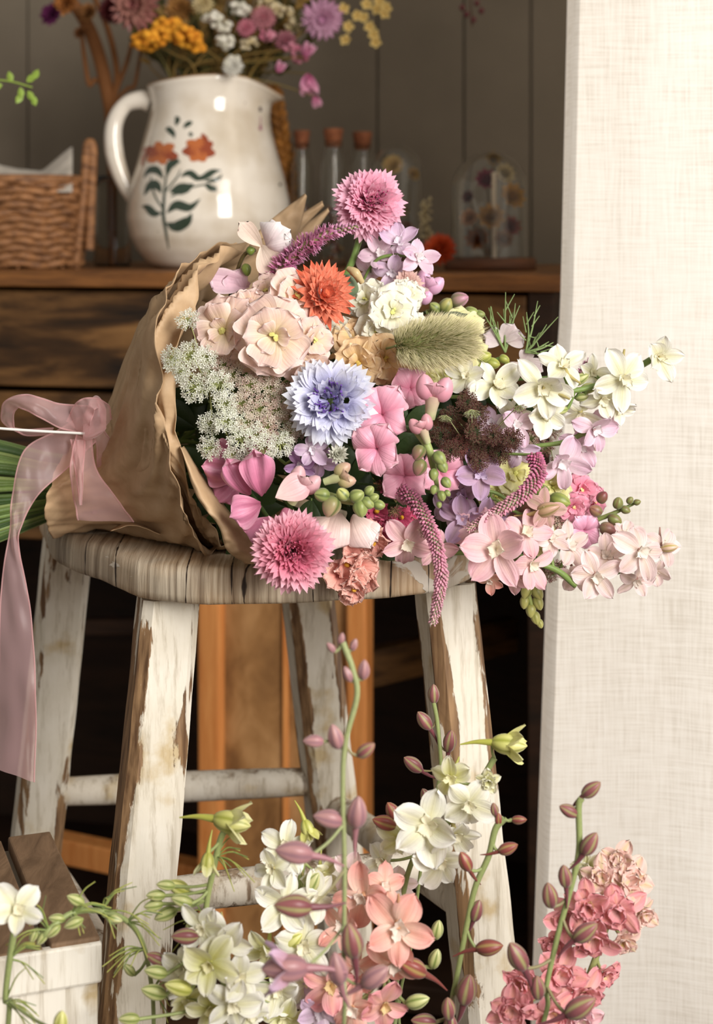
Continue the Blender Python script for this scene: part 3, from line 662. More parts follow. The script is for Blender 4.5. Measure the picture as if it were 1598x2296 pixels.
# ---- colours (sRGB triples)
def cs(**k): return {a: (L(b)**.86 if isinstance(b, tuple) else b) for a, b in k.items()}
WHITE = cs(c0=(234, 232, 196), c1=(249, 246, 238), mid=(222, 216, 160), edge=(250, 247, 238), spur=(196, 180, 110), eye=(250, 244, 214), bud=(206, 206, 150))
CREAM = cs(c0=(214, 214, 130), c1=(244, 240, 206), mid=(196, 190, 90), edge=(250, 246, 226), spur=(190, 190, 90), eye=(246, 240, 190), bud=(196, 196, 110))
PINK = cs(c0=(246, 206, 204), c1=(242, 178, 190), mid=(232, 188, 178), edge=(248, 206, 210), spur=(186, 140, 126), eye=(248, 238, 214), bud=(150, 90, 96))
PALEP = cs(c0=(244, 222, 214), c1=(244, 212, 212), mid=(222, 196, 170), edge=(248, 228, 226), spur=(178, 134, 120), eye=(250, 240, 226), bud=(180, 150, 120))
CORAL = cs(c0=(246, 214, 190), c1=(244, 160, 150), mid=(238, 150, 128), edge=(248, 184, 172), spur=(236, 176, 130), eye=(250, 236, 220), bud=(190, 150, 100))
ROSE = cs(c0=(244, 190, 180), c1=(238, 142, 152), mid=(226, 160, 130), edge=(246, 176, 180), spur=(206, 150, 130), eye=(240, 210, 150), bud=(190, 170, 100))
SALM = cs(c0=(246, 210, 196), c1=(244, 196, 186), mid=(204, 194, 116), edge=(250, 222, 204), spur=(200, 170, 110), eye=(230, 200, 120), bud=(200, 190, 110))
LILAC = cs(c0=(236, 214, 226), c1=(218, 184, 218), mid=(208, 170, 204), edge=(232, 206, 232), spur=(176, 140, 170), eye=(248, 238, 246), bud=(170, 140, 160))
LILPINK = cs(c0=(242, 218, 226), c1=(232, 190, 214), mid=(230, 186, 208), edge=(244, 212, 228), spur=(190, 150, 150), eye=(250, 240, 240), bud=(170, 140, 150))
MAUVE = cs(c0=(196, 156, 178), c1=(186, 148, 188), mid=(150, 120, 120), edge=(206, 176, 208), spur=(140, 104, 110), eye=(220, 196, 226), bud=(130, 96, 110))
BUDM = (L((126, 66, 74)), L((158, 98, 96)), L((172, 168, 110)))
BUDP = (L((176, 122, 128)), L((190, 146, 140)), L((150, 110, 120)))
BUDR = (L((132, 66, 58)), L((164, 84, 76)), L((176, 150, 90)))
BUDG = (L((168, 176, 100)), L((222, 220, 160)), L((120, 140, 60)))
BUDY = (L((190, 190, 84)), L((236, 232, 160)), L((160, 164, 60)))
GREEN = L((112, 132, 72)); GREEN2 = L((138, 148, 92)); DGREEN = L((60, 82, 40)); PGREEN = L((150, 160, 100))
RG = random.Random(42)
# ---- larkspur floret (5 sepals + eye + spur)
def lark_floret(par, c, n, R, cs_, rg, double=False, spurdir=None, name='floret', nsep=5, cupv=.25):
    mb = MB(); ph = rg.random()*6; n = jit(n, .30 if R < .022 else .15, rg)
    for i, d in enumerate(radial(n, nsep, ph)):
        d = jit(d, .24, rg)
        petal(mb, c+d*R*.04, d, n, R*rg.uniform(.9, 1.14), R*rg.uniform(.58, .84), cs_['c0'], cs_['c1'], a0=rg.uniform(-.1, .75), a1=rg.uniform(-1.1, .35), cup=rg.uniform(-.3, .6), ruf=.06 if not double else .08, shape='ovate', mid=cs_['mid'], edge=cs_['edge'], jag=.05, rg=rg, nu=9, nv=8)
    if double:
        for lay in range(2):
            for d in radial(n, 6, ph+.5+lay):
                petal(mb, c+nrm(n)*R*.05*(lay+1), jit(d, .3, rg), n, R*(.75-.2*lay), R*.6, cs_['c0'], cs_['c1'], a0=.5+.4*lay, a1=rg.uniform(-.5, .3), cup=.3, ruf=.10, shape='round', mid=cs_['mid'] if rg.random() < .5 else None, edge=cs_['edge'], jag=.08, rg=rg)
    o = mb.build(name, M_PETAL, par)
    mb = MB(); a, b, _ = frame(n)
    for d in radial(n, 4, ph+.3):
        petal(mb, c, jit(d, .2, rg), n, R*.46, R*.26, cs_['eye'], cs_['eye'], a0=1.0, a1=-.4, cup=.5, ruf=.06, shape='round', nu=5, nv=4, rg=rg)
    mb.build('eye', M_PETAL, o)
    if spurdir is not None or rg.random() < .75:
        sdv = nrm(np.array(spurdir)) if spurdir is not None else jit(-nrm(n)*.5+b*.8, .4, rg)
        mb = MB(); mb.tube([c, c+sdv*R*.45-nrm(n)*R*.15, c+sdv*R*.95-nrm(n)*R*.05], [R*.13, R*.075, R*.035], cs_['spur'], n=7, c2=cs_['spur']*.9); mb.build('spur', M_PETAL, o)
    return o
def lark_bud(par, c, ang, Ln, bc, rg, spur=True, tow=0.2, name='bud', opening=None):
    ax = V3(math.cos(ang), math.sin(ang), tow); mb = MB()
    blob(mb, c, ax, Ln, Ln*.30, bc[0], bc[1], ribs=5, rd=.16, ribc=bc[2], n=20, m=10)
    if opening is not None:
        for d in radial(ax, 5, rg.random()):
            petal(mb, c+ax*Ln*.25, nrm(ax+d*.5), -d, Ln*.85, Ln*.42, bc[0], opening, a0=-.1, a1=-.25, cup=-.3, shape='ovate', ruf=.04, mid=bc[0], rg=rg)
    o = mb.build(name, M_WAXY, par)
    if spur:
        a, b, _ = frame(ax); mb = MB(); s = rg.choice([-1, 1])
        mb.tube([c+ax*Ln*.18, c-ax*Ln*.35+b*Ln*.04*s, c-ax*Ln*.8+b*Ln*.16*s], [Ln*.12, Ln*.065, Ln*.02], bc[0], n=6); mb.build('spur', M_WAXY, o)
    return o
def near(stem, p):
    d = np.linalg.norm(stem-p, axis=1); return stem[int(np.argmin(d))], int(np.argmin(d))
def larkspur(label, stem_px, florets=(), buds=(), r=.0013, group=None, stemcol=GREEN2, name='larkspur', feather=0, rg=None, scol2=None):
    """florets: (px,py,D,Rpx,face,colours,double); buds: (px,py,D,len px,angle deg,colours)"""
    rg = rg or random.Random(hash(label) % 999 if False else sum(map(ord, label)))
    sp = [q if len(q) == 3 and isinstance(q, np.ndarray) else P(*q) for q in stem_px]
    T = thing(name, label, 'flower', sp[0], group); mb = MB(); sc = catmull(sp, 8)
    mb.tube(sp, [r*.7, r, r*1.25], stemcol, n=8, k=8)
    for f in florets:
        c = P(*f[:3]); n = nrm(f[4]); R = f[3]/F*f[2]; q, i = near(sc, c); q = sc[max(0, min(len(sc)-1, i+(2 if i+2 < len(sc) else 0)))]
        m_ = (q+c-n*R*.2)/2+np.array([0, 0, -.001]); mb.tube([q, m_, c-n*R*.1], [r*.7, r*.6, r*.7], stemcol, n=6, k=4)
        lark_floret(T, c, n, R, f[5], rg, double=(len(f) > 6 and f[6]), spurdir=(f[7] if len(f) > 7 else None))
    for b in buds:
        c = P(*b[:3]); Ln = b[3]/F*b[2]; a = math.radians(b[4]); ax = V3(math.cos(a), math.sin(a), .2); base = c-ax*Ln*.5
        q, i = near(sc, base); q = sc[max(0, min(len(sc)-1, i+(2 if i+2 < len(sc) else 0)))]
        mb.tube([q, (q+base)/2+np.array([0, 0, -.001]), base+ax*Ln*.06], [r*.65, r*.55, r*.7], stemcol if b[5] is not BUDM else GREEN2*.6+b[5][0]*.4, n=6, k=4)
        lark_bud(T, base, a, Ln, b[5], rg, spur=(b[6] if len(b) > 6 else True), opening=(b[7] if len(b) > 7 else None))
    mb.build('stem', M_GREEN, T)
    for fpos in range(feather):
        i = int((fpos+.7)/(feather+.6)*(len(sc)-1)); mb = MB(); b0 = sc[i]; s0 = rg.choice([-1, 1])
        for k in range(7):
            d = V3(s0*rg.uniform(.2, 1), rg.uniform(-.5, .9), rg.uniform(-.3, .6)); l = rg.uniform(.012, .032)
            mid_ = b0+d*l*.5+np.array([0, 0, .003]); mb.tube([b0, mid_, b0+d*l+np.array([0, 0, -.002])], [.0006, .0005, .0003], GREEN, n=5, k=4, c2=L((170, 170, 80)))
            if k % 2: mb.tube([mid_, mid_+V3(d[0]+.4, d[2]-.4, .2)*l*.5], [.0004, .0003], GREEN, n=5)
        mb.build('leaf', M_GREEN, T)
    return T
# ---- stems through the bouquet neck
NECK = [0]
def neck_stem(head, inner=None):
    k = NECK[0]; NECK[0] += 1; g = 2.399963*k; rr = math.sqrt((k*.618) % 1)
    nk = P(205, 1085, 1.385)+np.array([0, .040*rr*math.cos(g), .026*rr*math.sin(g)])
    yy = math.sin(g)*rr
    en = P(-10, 1128-yy*160, 1.36+.06*rr*math.cos(g)); en2 = P(-150, 1150-yy*235+20*math.sin(k*1.7), 1.35+.08*rr*math.cos(g))
    axis = P(430, 1000, 1.385)+np.array([0, .05*rr*math.cos(g), .045*rr*math.sin(g)])
    h = np.array(head); pts = [h]
    if inner is not None: pts.append(np.array(inner))
    mid = h*.5+axis*.5+np.array([0, .02, 0]); pts += [mid, axis, nk, en, en2]; return pts
SC_G = [L((96, 122, 58)), L((112, 138, 70)), L((78, 104, 46)), L((60, 88, 40)), L((126, 146, 80))]
def add_stem(T, head, r=.0018, inner=None, col=None):
    mb = MB(); mb.tube(neck_stem(head, inner), [r*.8, r, r*1.1, r*1.2, r*1.3], SC_G[NECK[0] % 5] if col is None else col, n=8, k=6); return mb.build('stem', M_GREEN, T)
def DB(px, py, off=0.):
    s = max(0, 1-((px-760)/480)**2-((py-950)/520)**2); return 1.372-.13*math.sqrt(s)-.046*min(1, max(0, (py-500)/800))+off
def FB(px, py, rg=RG, j=.15, tow=.85):
    return jit(V3((px-760)/480, -(py-950)/520, tow), j, rg)
BQ = 'flowers in the wrapped bouquet'
# ---- cornflower
def cornflower(label, px, py, D, Rpx, face, cin, cout, stam, layers, inner=None, stem_r=.0018, toothc=None, lobes=5, stem=True, calyx=None, deep=.35):
    rg = random.Random(sum(map(ord, label))); c = P(px, py, D); R = Rpx/F*D; n = nrm(face); T = thing('cornflower', label, 'flower', c, BQ); a, b, _ = frame(n)
    cout0 = np.array(cout)
    for (k, el, Lf, wf) in layers:
        kk = max(0, min(.85, el/62*deep)); cout = cout0*(1-kk)+np.array(cin)*kk; tc = None if toothc is None else np.array(toothc)*(1-kk)+np.array(cin)*kk
        for i in range(k):
            th = 2*PI*(i+rg.uniform(-.3, .3))/k; e = math.radians(el+rg.uniform(-9, 9)); d = nrm((math.cos(th)*a+math.sin(th)*b)*math.cos(e)+n*math.sin(e))
            Ln = R*Lf*rg.uniform(.88, 1.06); mb = MB(); up = nrm(n*math.cos(e)-(math.cos(th)*a+math.sin(th)*b)*math.sin(e)+1e-3); sd = np.cross(up, d)
            st = c+d*R*.1; mid_ = c+d*Ln*.5
            mb.tube([st, (st+mid_)/2, mid_], [R*.03, R*.04, R*.075*wf], np.array(cin)*.6+np.array(cout)*.4, n=6, k=2, cap=False, c2=np.array(cin)*.35+np.array(cout)*.65)
            for q in range(lobes):
                fth = (q-(lobes-1)/2)/((lobes-1)/2); dd = nrm(d+sd*fth*.62+up*rg.uniform(-.12, .32)*(1-abs(fth)*.5))
                petal(mb, mid_-d*Ln*.06, dd, up, Ln*.56*(1-.12*abs(fth)), R*.20*wf, np.array(cin)*.35+np.array(cout)*.65, cout if tc is None else tc, a0=.25, a1=rg.uniform(-.7, .1), cup=.35, shape='pointed', nu=4, nv=2, rg=rg)
            mb.build('ray_floret', M_PETAL, T)
    mb = MB()
    for i in range(46):
        th = rg.random()*6.28; rr = R*.26*math.sqrt(rg.random()); p = c+(math.cos(th)*a+math.sin(th)*b)*rr+n*R*.12; dd = jit(n+(math.cos(th)*a+math.sin(th)*b)*rr/R*1.5, .2, rg); l = R*rg.uniform(.22, .42)
        mb.tube([p, p+dd*l*.6, p+dd*l+jit(n, 1, rg)*l*.12], [R*.012, R*.016, R*.02], stam[0], n=5, k=3, c2=stam[1])
    mb.build('stamens', M_PETAL, T)
    mb = MB(); blob(mb, c-n*R*.42, n, R*.5, R*.2, GREEN*.7, GREEN, ribs=9, rd=.1, n=18); mb.build('calyx', M_GREEN, T)
    if stem: add_stem(T, c-n*R*.38, stem_r, inner)
    return T
# ---- stock (clustered double florets)
def stock_floret(par, px, py, D, Rpx, n, cl, rg, layers=((6, 1.0, .1, -.35), (5, .78, .5, -.45), (3, .45, .9, -.4)), name='floret', mat=None, ruf=.07):
    c = P(px, py, D); R = Rpx/F*D; n = nrm(n); mb = MB(); ph = rg.random()*6
    for li, (k, s, a0, a1) in enumerate(layers):
        for d in radial(n, k, ph+li*.63):
            d = jit(d, .15, rg); petal(mb, c+n*R*.04*li+d*R*.05, d, n, R*s*rg.uniform(.9, 1.05), R*s*rg.uniform(.95, 1.2), cl['c0'], cl['c1'], a0=a0+rg.uniform(-.15, .3), a1=a1+rg.uniform(-.6, .3), cup=rg.uniform(-.3, .3), ruf=ruf, shape='round', edge=cl['edge'], rg=rg, nu=11, nv=10, rfreq=5.)
    o = mb.build(name, mat or M_PETAL, par); mb = MB()
    for i in range(6): 
        d = jit(n, .35, rg); mb.tube([c, c+d*R*.22], [R*.035, R*.05], cl['eye'], n=6); 
    mb.build('centre', M_GREEN, o); return o
# ---- snapdragon
def snap_bloom(par, px, py, D, Rpx, face, updir, cl, rg, tube=True, name='bloom'):
    c = P(px, py, D); R = Rpx/F*D; n = nrm(face); up = np.array(V3(updir[0], updir[1], 0)); up = nrm(up-n*np.dot(up, n)); sd = np.cross(up, n)
    mb = MB()
    for k, ang in enumerate((-.62, .62)):
        d = nrm(up*math.cos(ang)+sd*math.sin(ang)+n*.15); petal(mb, c-up*R*.05, d, n, R*1.25, R*1.2, cl['c0'], cl['c1'], a0=1.0, a1=-2.1, cup=-.5, ruf=.06, shape='round', edge=cl['edge'], rg=rg, nu=10, nv=10)
    mb.build(name+'_upper_lip' if name != 'bloom' else 'upper_lip', M_WAXY, par)
    mb = MB()
    for k, ang in enumerate((PI-.95, PI, PI+.95)):
        d = nrm(up*math.cos(ang)+sd*math.sin(ang)+n*.3); petal(mb, c-up*R*.08, d, n, R*1.2, R*1.05, cl['c0'], cl['c1'], a0=1.15, a1=-2.3, cup=-.5, ruf=.05, shape='round', edge=cl['edge'], rg=rg, nu=10, nv=10)
    for s in (-1, 1): blob(mb, c-up*R*.30+sd*s*R*.2-n*R*.1, n, R*.42, R*.24, cl['c1'], cl['eye'], n=14)
    mb.build('lower_lip', M_WAXY, par)
    if tube:
        mb = MB(); mb.tube([c+n*R*.05, c-n*R*.5, c-n*R*1.0+up*R*.05], [R*.34, R*.28, R*.2], cl['c0'], n=12); mb.build('flower_tube', M_WAXY, par)
def hood(par, px, py, D, Rpx, ang, cl, rg, squash=.8, tow=.2, name='petal_hood'):
    """half-open snapdragon bud: swollen two-lobed cap on a tube, ang = image direction of the cap"""
    c = P(px, py, D); R = Rpx/F*D; a = math.radians(ang); ax = V3(math.cos(a), math.sin(a), tow); s1, s2, _ = frame(ax); mb = MB()
    sdv = V3(-math.sin(a), math.cos(a), 0)
    for s in (-1, 1): blob(mb, c-ax*R*.4+sdv*s*R*.36*squash, nrm(ax+sdv*s*.25), R*1.35, R*.62*squash, cl['c0'], cl['c1'], n=18, m=12, tip=.5)
    petal(mb, c-ax*R*.2, nrm(ax+V3(0, 0, .3)), V3(0, 0, 1), R*1.25, R*1.35, cl['c0'], cl['c1'], a0=.5, a1=-1.4, cup=-.5, ruf=.04, shape='round', edge=cl['edge'], rg=rg, nu=9, nv=9)
    o = mb.build(name, M_WAXY, par); mb = MB()
    mb.tube([c-ax*R*.1, c-ax*R*.8, c-ax*R*1.3], [R*.42, R*.3, R*.26], cl['c0']*.5+L((226, 226, 180))*.5, n=12, c2=L((200, 206, 150))); mb.build('flower_tube', M_WAXY, o); return o
SG = (L((120, 136, 66)), L((176, 184, 110)), L((96, 112, 54)))
def green_bud(par, px, py, D, Rpx, ang, rg, col=SG, tip=None, ln=2.0, tow=.35, name='bud'):
    c = P(px, py, D); R = Rpx/F*D; a = math.radians(ang); ax = V3(math.cos(a), math.sin(a), tow); mb = MB(); base = c-ax*R*ln*.5
    blob(mb, base, ax, R*ln, R*.86, col[0], tip if tip is not None else col[1], ribs=5, rd=.1, n=18, m=10, ribc=col[2], tip=.5)
    o = mb.build(name, M_WAXY, par); mb = MB()
    for d in radial(ax, 5, rg.random()): petal(mb, base, nrm(ax*.75+d*.7), -d, R*1.15, R*.85, col[2], col[0], a0=-.35, a1=.9, cup=.5, shape='ovate', edge=L((170, 180, 120)), rg=rg, nu=5, nv=4)
    mb.build('sepals', M_LEAF, o); return o
# ---- lace umbels
def lace(label, ctr, D0, umb, name='queen_annes_lace', inner=None, green=L((150, 160, 100)), stem=True, group=BQ, dens=1.05, rayw=.0004, fl=5.9):
    """umb: (px,py,Rpx,colA,colB,depth offset)"""
    rg = random.Random(sum(map(ord, label))); c0 = P(*ctr, D0+.035); T = thing(name, label, 'flower', c0, group); mbr = MB()
    for (px, py, Rp, ca, cb, off, face) in umb:
        D = D0+off; c = P(px, py, D); R = Rp*.93/F*D; n = nrm(face); a, b, _ = frame(n); mb = MB(); hub = c-n*R*.75
        mbr.tube([c0, c0*.4+hub*.6+np.array([0, .004, 0]), hub], [rayw*1.4, rayw, rayw], green, n=5, k=4)
        k = int(30*dens*(Rp/32)**1.3)+8
        for i in range(k):
            q = math.sqrt((i+.5)/k); th = 2.39996*i+rg.random()*.3; rr = R*q
            p = c+(math.cos(th)*a+math.sin(th)*b)*rr+n*(-.25*R*q*q+rg.uniform(-.08, .08)*R); mbr.tube([hub, p-n*R*.04], rayw*.6, green, n=4, smooth=False, cap=False)
            if q < .25: continue
            fr = fl/F*D*rg.uniform(.75, 1.25); nn = jit(n, .35, rg); col = L(ca) if rg.random() < .6 else L(cb); ph = rg.random()*6; fs = []
            V = [p+nn*fr*.15]; C = [L((200, 206, 150))*.2+col*.8]
            fa, fb, _ = frame(nn)
            for j in range(5):
                t0 = ph+j*1.2566
                for (dt, rad, lift) in ((-.38, .75, .1), (0, 1.15, .35), (.38, .75, .1)): V.append(p+(math.cos(t0+dt)*fa+math.sin(t0+dt)*fb)*fr*rad+nn*fr*lift*rg.uniform(.4, 1.5)); C.append(col*rg.uniform(.88, 1.0))
                s = 1+j*3; fs += [(0, s, s+1), (0, s+1, s+2)]
            mb.add(V, fs, np.array(C))
        mb.build('umbellet', M_PETAL, T, flat=True)
    mbr.build('rays', M_GREEN, T)
    if stem: add_stem(T, c0, .0016, inner)
    return T
# ---- veronica spike
def spike(label, path, rpx, cols, inner=None, name='veronica', taper=(1, 1, .9, .55), dens=1.0, flower=True, stem=True, bl=1.0):
    rg = random.Random(sum(map(ord, label))); pts = [P(*q) for q in path]; T = thing(name, label, 'flower', pts[0], BQ); sp = catmull(pts, 14); m = len(sp)
    mb = MB(); Ravg = rpx/F*path[0][2]; core = MB(); core.tube(pts, [Ravg*.45*k for k in taper], cols[2], n=10, k=14, c2=cols[3]); core.build('spike_core', M_GREEN, T)
    seglen = np.linalg.norm(np.diff(sp, axis=0), axis=1).sum(); N = int(seglen/(Ravg*.42)*8*dens); Tn = np.gradient(sp, axis=0)
    for i in range(N):
        s = i/N; f = s*(m-1); k = int(f); p = sp[k]+(sp[min(k+1, m-1)]-sp[k])*(f-k); t = nrm(Tn[k]); R = Ravg*np.interp(s, np.linspace(0, 1, len(taper)), taper); a, b, _ = frame(t); th = 2.39996*i
        d = nrm((math.cos(th)*a+math.sin(th)*b)+t*(.25+.5*s)); p0 = p+(math.cos(th)*a+math.sin(th)*b)*R*.40; col = cols[0]*(1-s)+cols[1]*s; col = np.clip(col*rg.uniform(.8, 1.15), 0, 1); l = R*rg.uniform(.45, .75)*bl
        if flower and s < .75:
            for q in range(4):
                dd = nrm(d+jit((0, 0, 0), .8, rg)*.7); petal(mb, p0, dd, t, l*1.05, l*.42, col*.9, np.clip(col*1.15, 0, 1), a1=.4, shape='ovate', nu=2, nv=2, rg=rg)
        else: blob(mb, p0, d, l, l*.30, cols[2] if rg.random() < .3 else col*.8, col, n=6, m=4)
    mb.build('florets', M_PETAL, T)
    if stem: add_stem(T, pts[0], .0013, inner)
    return T
def leafblade(par, pts, W, col, col2=None, mat=None, name='leaf', fold=.3):
    p = catmull(pts, 6); n = len(p); mb = MB(); Tn = np.gradient(p, axis=0); G = np.zeros((n, 5, 3))
    for i in range(n):
        s = i/(n-1); w = W*max(.03, math.sin(PI*min(1, s*1.02+.02))**.8); t = nrm(Tn[i]); sd = nrm(np.cross(t, [0, 1, .2])); nn = np.cross(sd, t)
        for j, q in enumerate((-1, -.5, 0, .5, 1)): G[i, j] = p[i]+sd*q*w/2+nn*abs(q)*w*fold*.5
    mb.grid(G, col); return mb.build(name, mat or M_LEAF, par)
# ================================================================ bouquet
def fc(x, y, t=.9): return V3(x, y, t)
STOCKC = cs(c0=(244, 222, 176), c1=(248, 212, 202), edge=(252, 232, 226), eye=(212, 204, 110))
STOCKA = cs(c0=(244, 206, 130), c1=(242, 204, 156), edge=(246, 218, 176), eye=(206, 170, 70))
STOCKY = cs(c0=(226, 220, 120), c1=(236, 232, 170), edge=(242, 238, 196), eye=(196, 196, 90))
STOCKW = cs(c0=(240, 236, 190), c1=(247, 244, 228), edge=(250, 248, 238), eye=(206, 206, 110))
STOCKP = cs(c0=(236, 120, 150), c1=(244, 164, 186), edge=(246, 184, 200), eye=(230, 190, 120))
SNP = cs(c0=(226, 130, 160), c1=(240, 170, 190), edge=(246, 196, 206), eye=(244, 214, 190))
SNM = cs(c0=(206, 104, 140), c1=(222, 134, 168), edge=(232, 160, 184), eye=(244, 220, 160))
SND = cs(c0=(176, 84, 116), c1=(200, 116, 144), edge=(214, 140, 160), eye=(230, 190, 140))
SNC = cs(c0=(226, 196, 180), c1=(236, 204, 200), edge=(244, 222, 216), eye=(240, 230, 170))
# pink cornflowers
cornflower('pale pink double cornflower standing highest, above the purple curved spike', 828, 457, 1.315, 88, fc(.12, .30, .85), L((240, 138, 172)), L((248, 176, 202)), (L((120, 30, 70)), L((190, 60, 120))),
           [(20, -22, 1.0, 1.15), (20, 4, 1.0, 1.1), (18, 26, .92, 1.1), (12, 48, .8, 1.0), (6, 68, .62, .9)], inner=P(768, 625, 1.33), stem_r=.0030, toothc=L((252, 202, 220)))
cornflower('pink double cornflower with deep rose middle hanging over the front edge of the seat', 655, 1235, 1.186, 98, fc(.12, .12, .95), L((222, 90, 128)), L((246, 168, 190)), (L((180, 40, 84)), L((216, 96, 130))),
           [(24, -18, 1.0, 1.0), (24, 4, 1.0, 1.0), (20, 24, .88, .95), (14, 44, .70, .9), (8, 62, .5, .8)], toothc=L((252, 202, 214)), deep=1.0)
cornflower('pale blue cornflower with violet middle at the centre of the bouquet', 742, 900, 1.215, 106, fc(-.12, .22, .9), L((176, 166, 230)), L((228, 230, 248)), (L((70, 30, 130)), L((120, 80, 180))),
           [(11, -6, 1.05, 1.45), (9, 16, .95, 1.4), (6, 40, .7, 1.2)], toothc=L((244, 246, 253)))
# stock
def stock(label, fl, cl, name='stock', inner=None, layers=None, stem=True, **kw):
    rg = random.Random(sum(map(ord, label))); c = np.mean([P(*f[:3]) for f in fl], axis=0)+np.array([0, .03, 0]); T = thing(name, label, 'flower', c, BQ)
    mb = MB()
    for f in fl:
        stock_floret(T, f[0], f[1], f[2], f[3], f[4], cl, rg, **({'layers': layers} if layers else {}), **kw); mb.tube([c, P(*f[:3])], .0012, GREEN2, n=6)
    mb.build('flower_stalk', M_GREEN, T)
    if stem: add_stem(T, c, .0022, inner)
    return T
stock('blush pink stock flower cluster with yellow-green throats, next to the orange strawflower',
      [(505, 740, 1.245, 84, fc(-.4, 0, .9)), (615, 752, 1.225, 98, fc(0, -.05, 1)), (662, 668, 1.25, 72, fc(.25, .4, .85)), (702, 762, 1.235, 56, fc(.5, 0, .8)), (688, 826, 1.235, 58, fc(.3, -.5, .8)),
       (598, 655, 1.265, 48, fc(-.3, .6, .7)), (560, 690, 1.25, 50, fc(-.2, .4, .9)), (560, 800, 1.245, 55, fc(-.3, -.5, .8)), (640, 800, 1.232, 55, fc(.1, -.5, .9))], STOCKC)
stock('apricot yellow stock behind the bunny tail grass', [(805, 812, 1.248, 60, fc(-.2, -.1, 1)), (862, 805, 1.255, 64, fc(.1, .1, 1)), (795, 762, 1.272, 54, fc(0, .3, 1)), (880, 752, 1.30, 55, fc(.1, .3, 1)), (915, 820, 1.27, 50, fc(.2, -.2, 1))], STOCKA, ruf=.1)
stock('cream white stock cluster right of the orange strawflower', [(820, 672, 1.285, 52, fc(-.2, .3, .9)), (880, 700, 1.265, 66, fc(.1, .3, 1)), (845, 742, 1.268, 52, fc(0, 0, 1)), (762, 755, 1.275, 46, fc(-.2, 0, 1)), (912, 662, 1.29, 46, fc(.3, .5, .8)), (925, 740, 1.28, 46, fc(.3, 0, 1))], STOCKW, ruf=.09)
stock('pale lemon ruffled stock beneath the burgundy lace, crossed by the drooping pink spike', [(1155, 1062, 1.262, 56, fc(.1, .2, 1)), (1238, 1090, 1.275, 52, fc(.3, 0, 1)), (1112, 1110, 1.262, 46, fc(0, -.1, 1)), (1190, 1120, 1.27, 45, fc(.2, 0, 1)), (1150, 1180, 1.265, 50, fc(.2, -.2, 1)), (1215, 1210, 1.275, 44, fc(.3, -.2, 1))], STOCKY, ruf=.12)
stock('light yellow stock right of the bunny tail grass tip', [(1035, 735, 1.30, 52, fc(.3, .3, 1)), (1055, 790, 1.30, 44, fc(.3, 0, 1)), (1000, 835, 1.285, 44, fc(.1, 0, 1)), (958, 850, 1.275, 42, fc(0, 0, 1))], STOCKY, ruf=.1)
stock('bright pink double stock at the right, against the curtain', [(1302, 1098, 1.31, 46, fc(.3, .1, .9)), (1330, 1126, 1.315, 40, fc(.5, 0, .8)), (1285, 1135, 1.30, 40, fc(.1, -.2, 1))], STOCKP, ruf=.08)
# orange strawflower
def strawflower(label, px, py, D, Rpx, face, cA, cB, inner=None, stem=True, lay=((22, -8, 1.0), (20, 12, .98), (18, 32, .86), (14, 50, .70), (12, 66, .52)), eye=None, group=BQ, name='strawflower', loc=None):
    rg = random.Random(sum(map(ord, label))); c = P(px, py, D); R = Rpx/F*D; n = nrm(face); a, b, _ = frame(n); T = thing(name, label, 'flower', c, group)
    for li, (k, el, s) in enumerate(lay):
        mb = MB()
        for i in range(k):
            th = 2*PI*(i+.5*li+rg.uniform(-.2, .2))/k; e = math.radians(el); d = nrm((math.cos(th)*a+math.sin(th)*b)*math.cos(e)+n*math.sin(e)); mix = li/len(lay)
            petal(mb, c+d*R*.12, d, n, R*s*rg.uniform(.9, 1), R*.34, cB*(1-mix)+cA*mix, cA*(1-mix)*.9+cB*mix, a0=-.1, a1=.55, cup=.55, shape='pointed', nu=6, nv=4, rg=rg, mid=cA*.8, edge=cA if li > 2 else None)
        mb.build('bract_ring', M_STRAW, T)
    mb = MB(); blob(mb, c-n*R*.05, n, R*.38, R*.22, eye if eye is not None else cA*.7, cA, ribs=9, n=18); mb.build('disc', M_STRAW, T)
    if stem: add_stem(T, c-n*R*.2, .0018, inner)
    return T
strawflower('orange red strawflower with pointed papery bracts, above the blush stock cluster', 722, 662, 1.255, 76, fc(.42, .25, .75), L((236, 108, 74)), L((252, 200, 170)), eye=L((248, 186, 140)))
strawflower('small closed white strawflower bud right of the violet petals', 756, 1020, 1.205, 28, fc(.2, .3, .9), L((226, 224, 206)), L((248, 248, 240)), lay=((14, 20, .95), (12, 45, 1.0), (10, 62, .98), (8, 76, .9)))
# purple spikes
VCOL = (L((238, 164, 204)), L((240, 178, 210)), L((120, 110, 76)), L((130, 126, 76)))
spike('purple flowering spike arching in front of the jug towards the tall pink cornflower', [(606, 640, 1.285), (640, 592, 1.275), (690, 548, 1.27), (745, 520, 1.268), (803, 508, 1.27)], 24, VCOL, taper=(1, 1.05, 1, .75, .35), dens=1.1, bl=1.3)
VC2 = (L((226, 124, 168)), L((242, 186, 200)), L((124, 136, 86)), L((190, 190, 150)))
spike('long pink spike hanging down over the front edge of the stool seat', [(862, 1092, 1.235), (915, 1110, 1.215), (955, 1165, 1.20), (982, 1240, 1.195), (988, 1310, 1.195), (970, 1398, 1.195)], 19, VC2, taper=(1, 1, 1, .95, .9, .6), flower=False, dens=1.6)
spike('pink speckled spike curving down to the left across the lemon stock', [(1196, 1020, 1.235), (1206, 1062, 1.225), (1170, 1110, 1.215), (1110, 1150, 1.21), (1048, 1188, 1.21)], 19, VC2, taper=(1.0, 1.1, 1, .85, .5), flower=False, dens=1.6)
spike('small magenta spike tip showing behind the white larkspur', [(1300, 840, 1.34), (1318, 815, 1.34), (1335, 802, 1.34)], 14, VCOL)
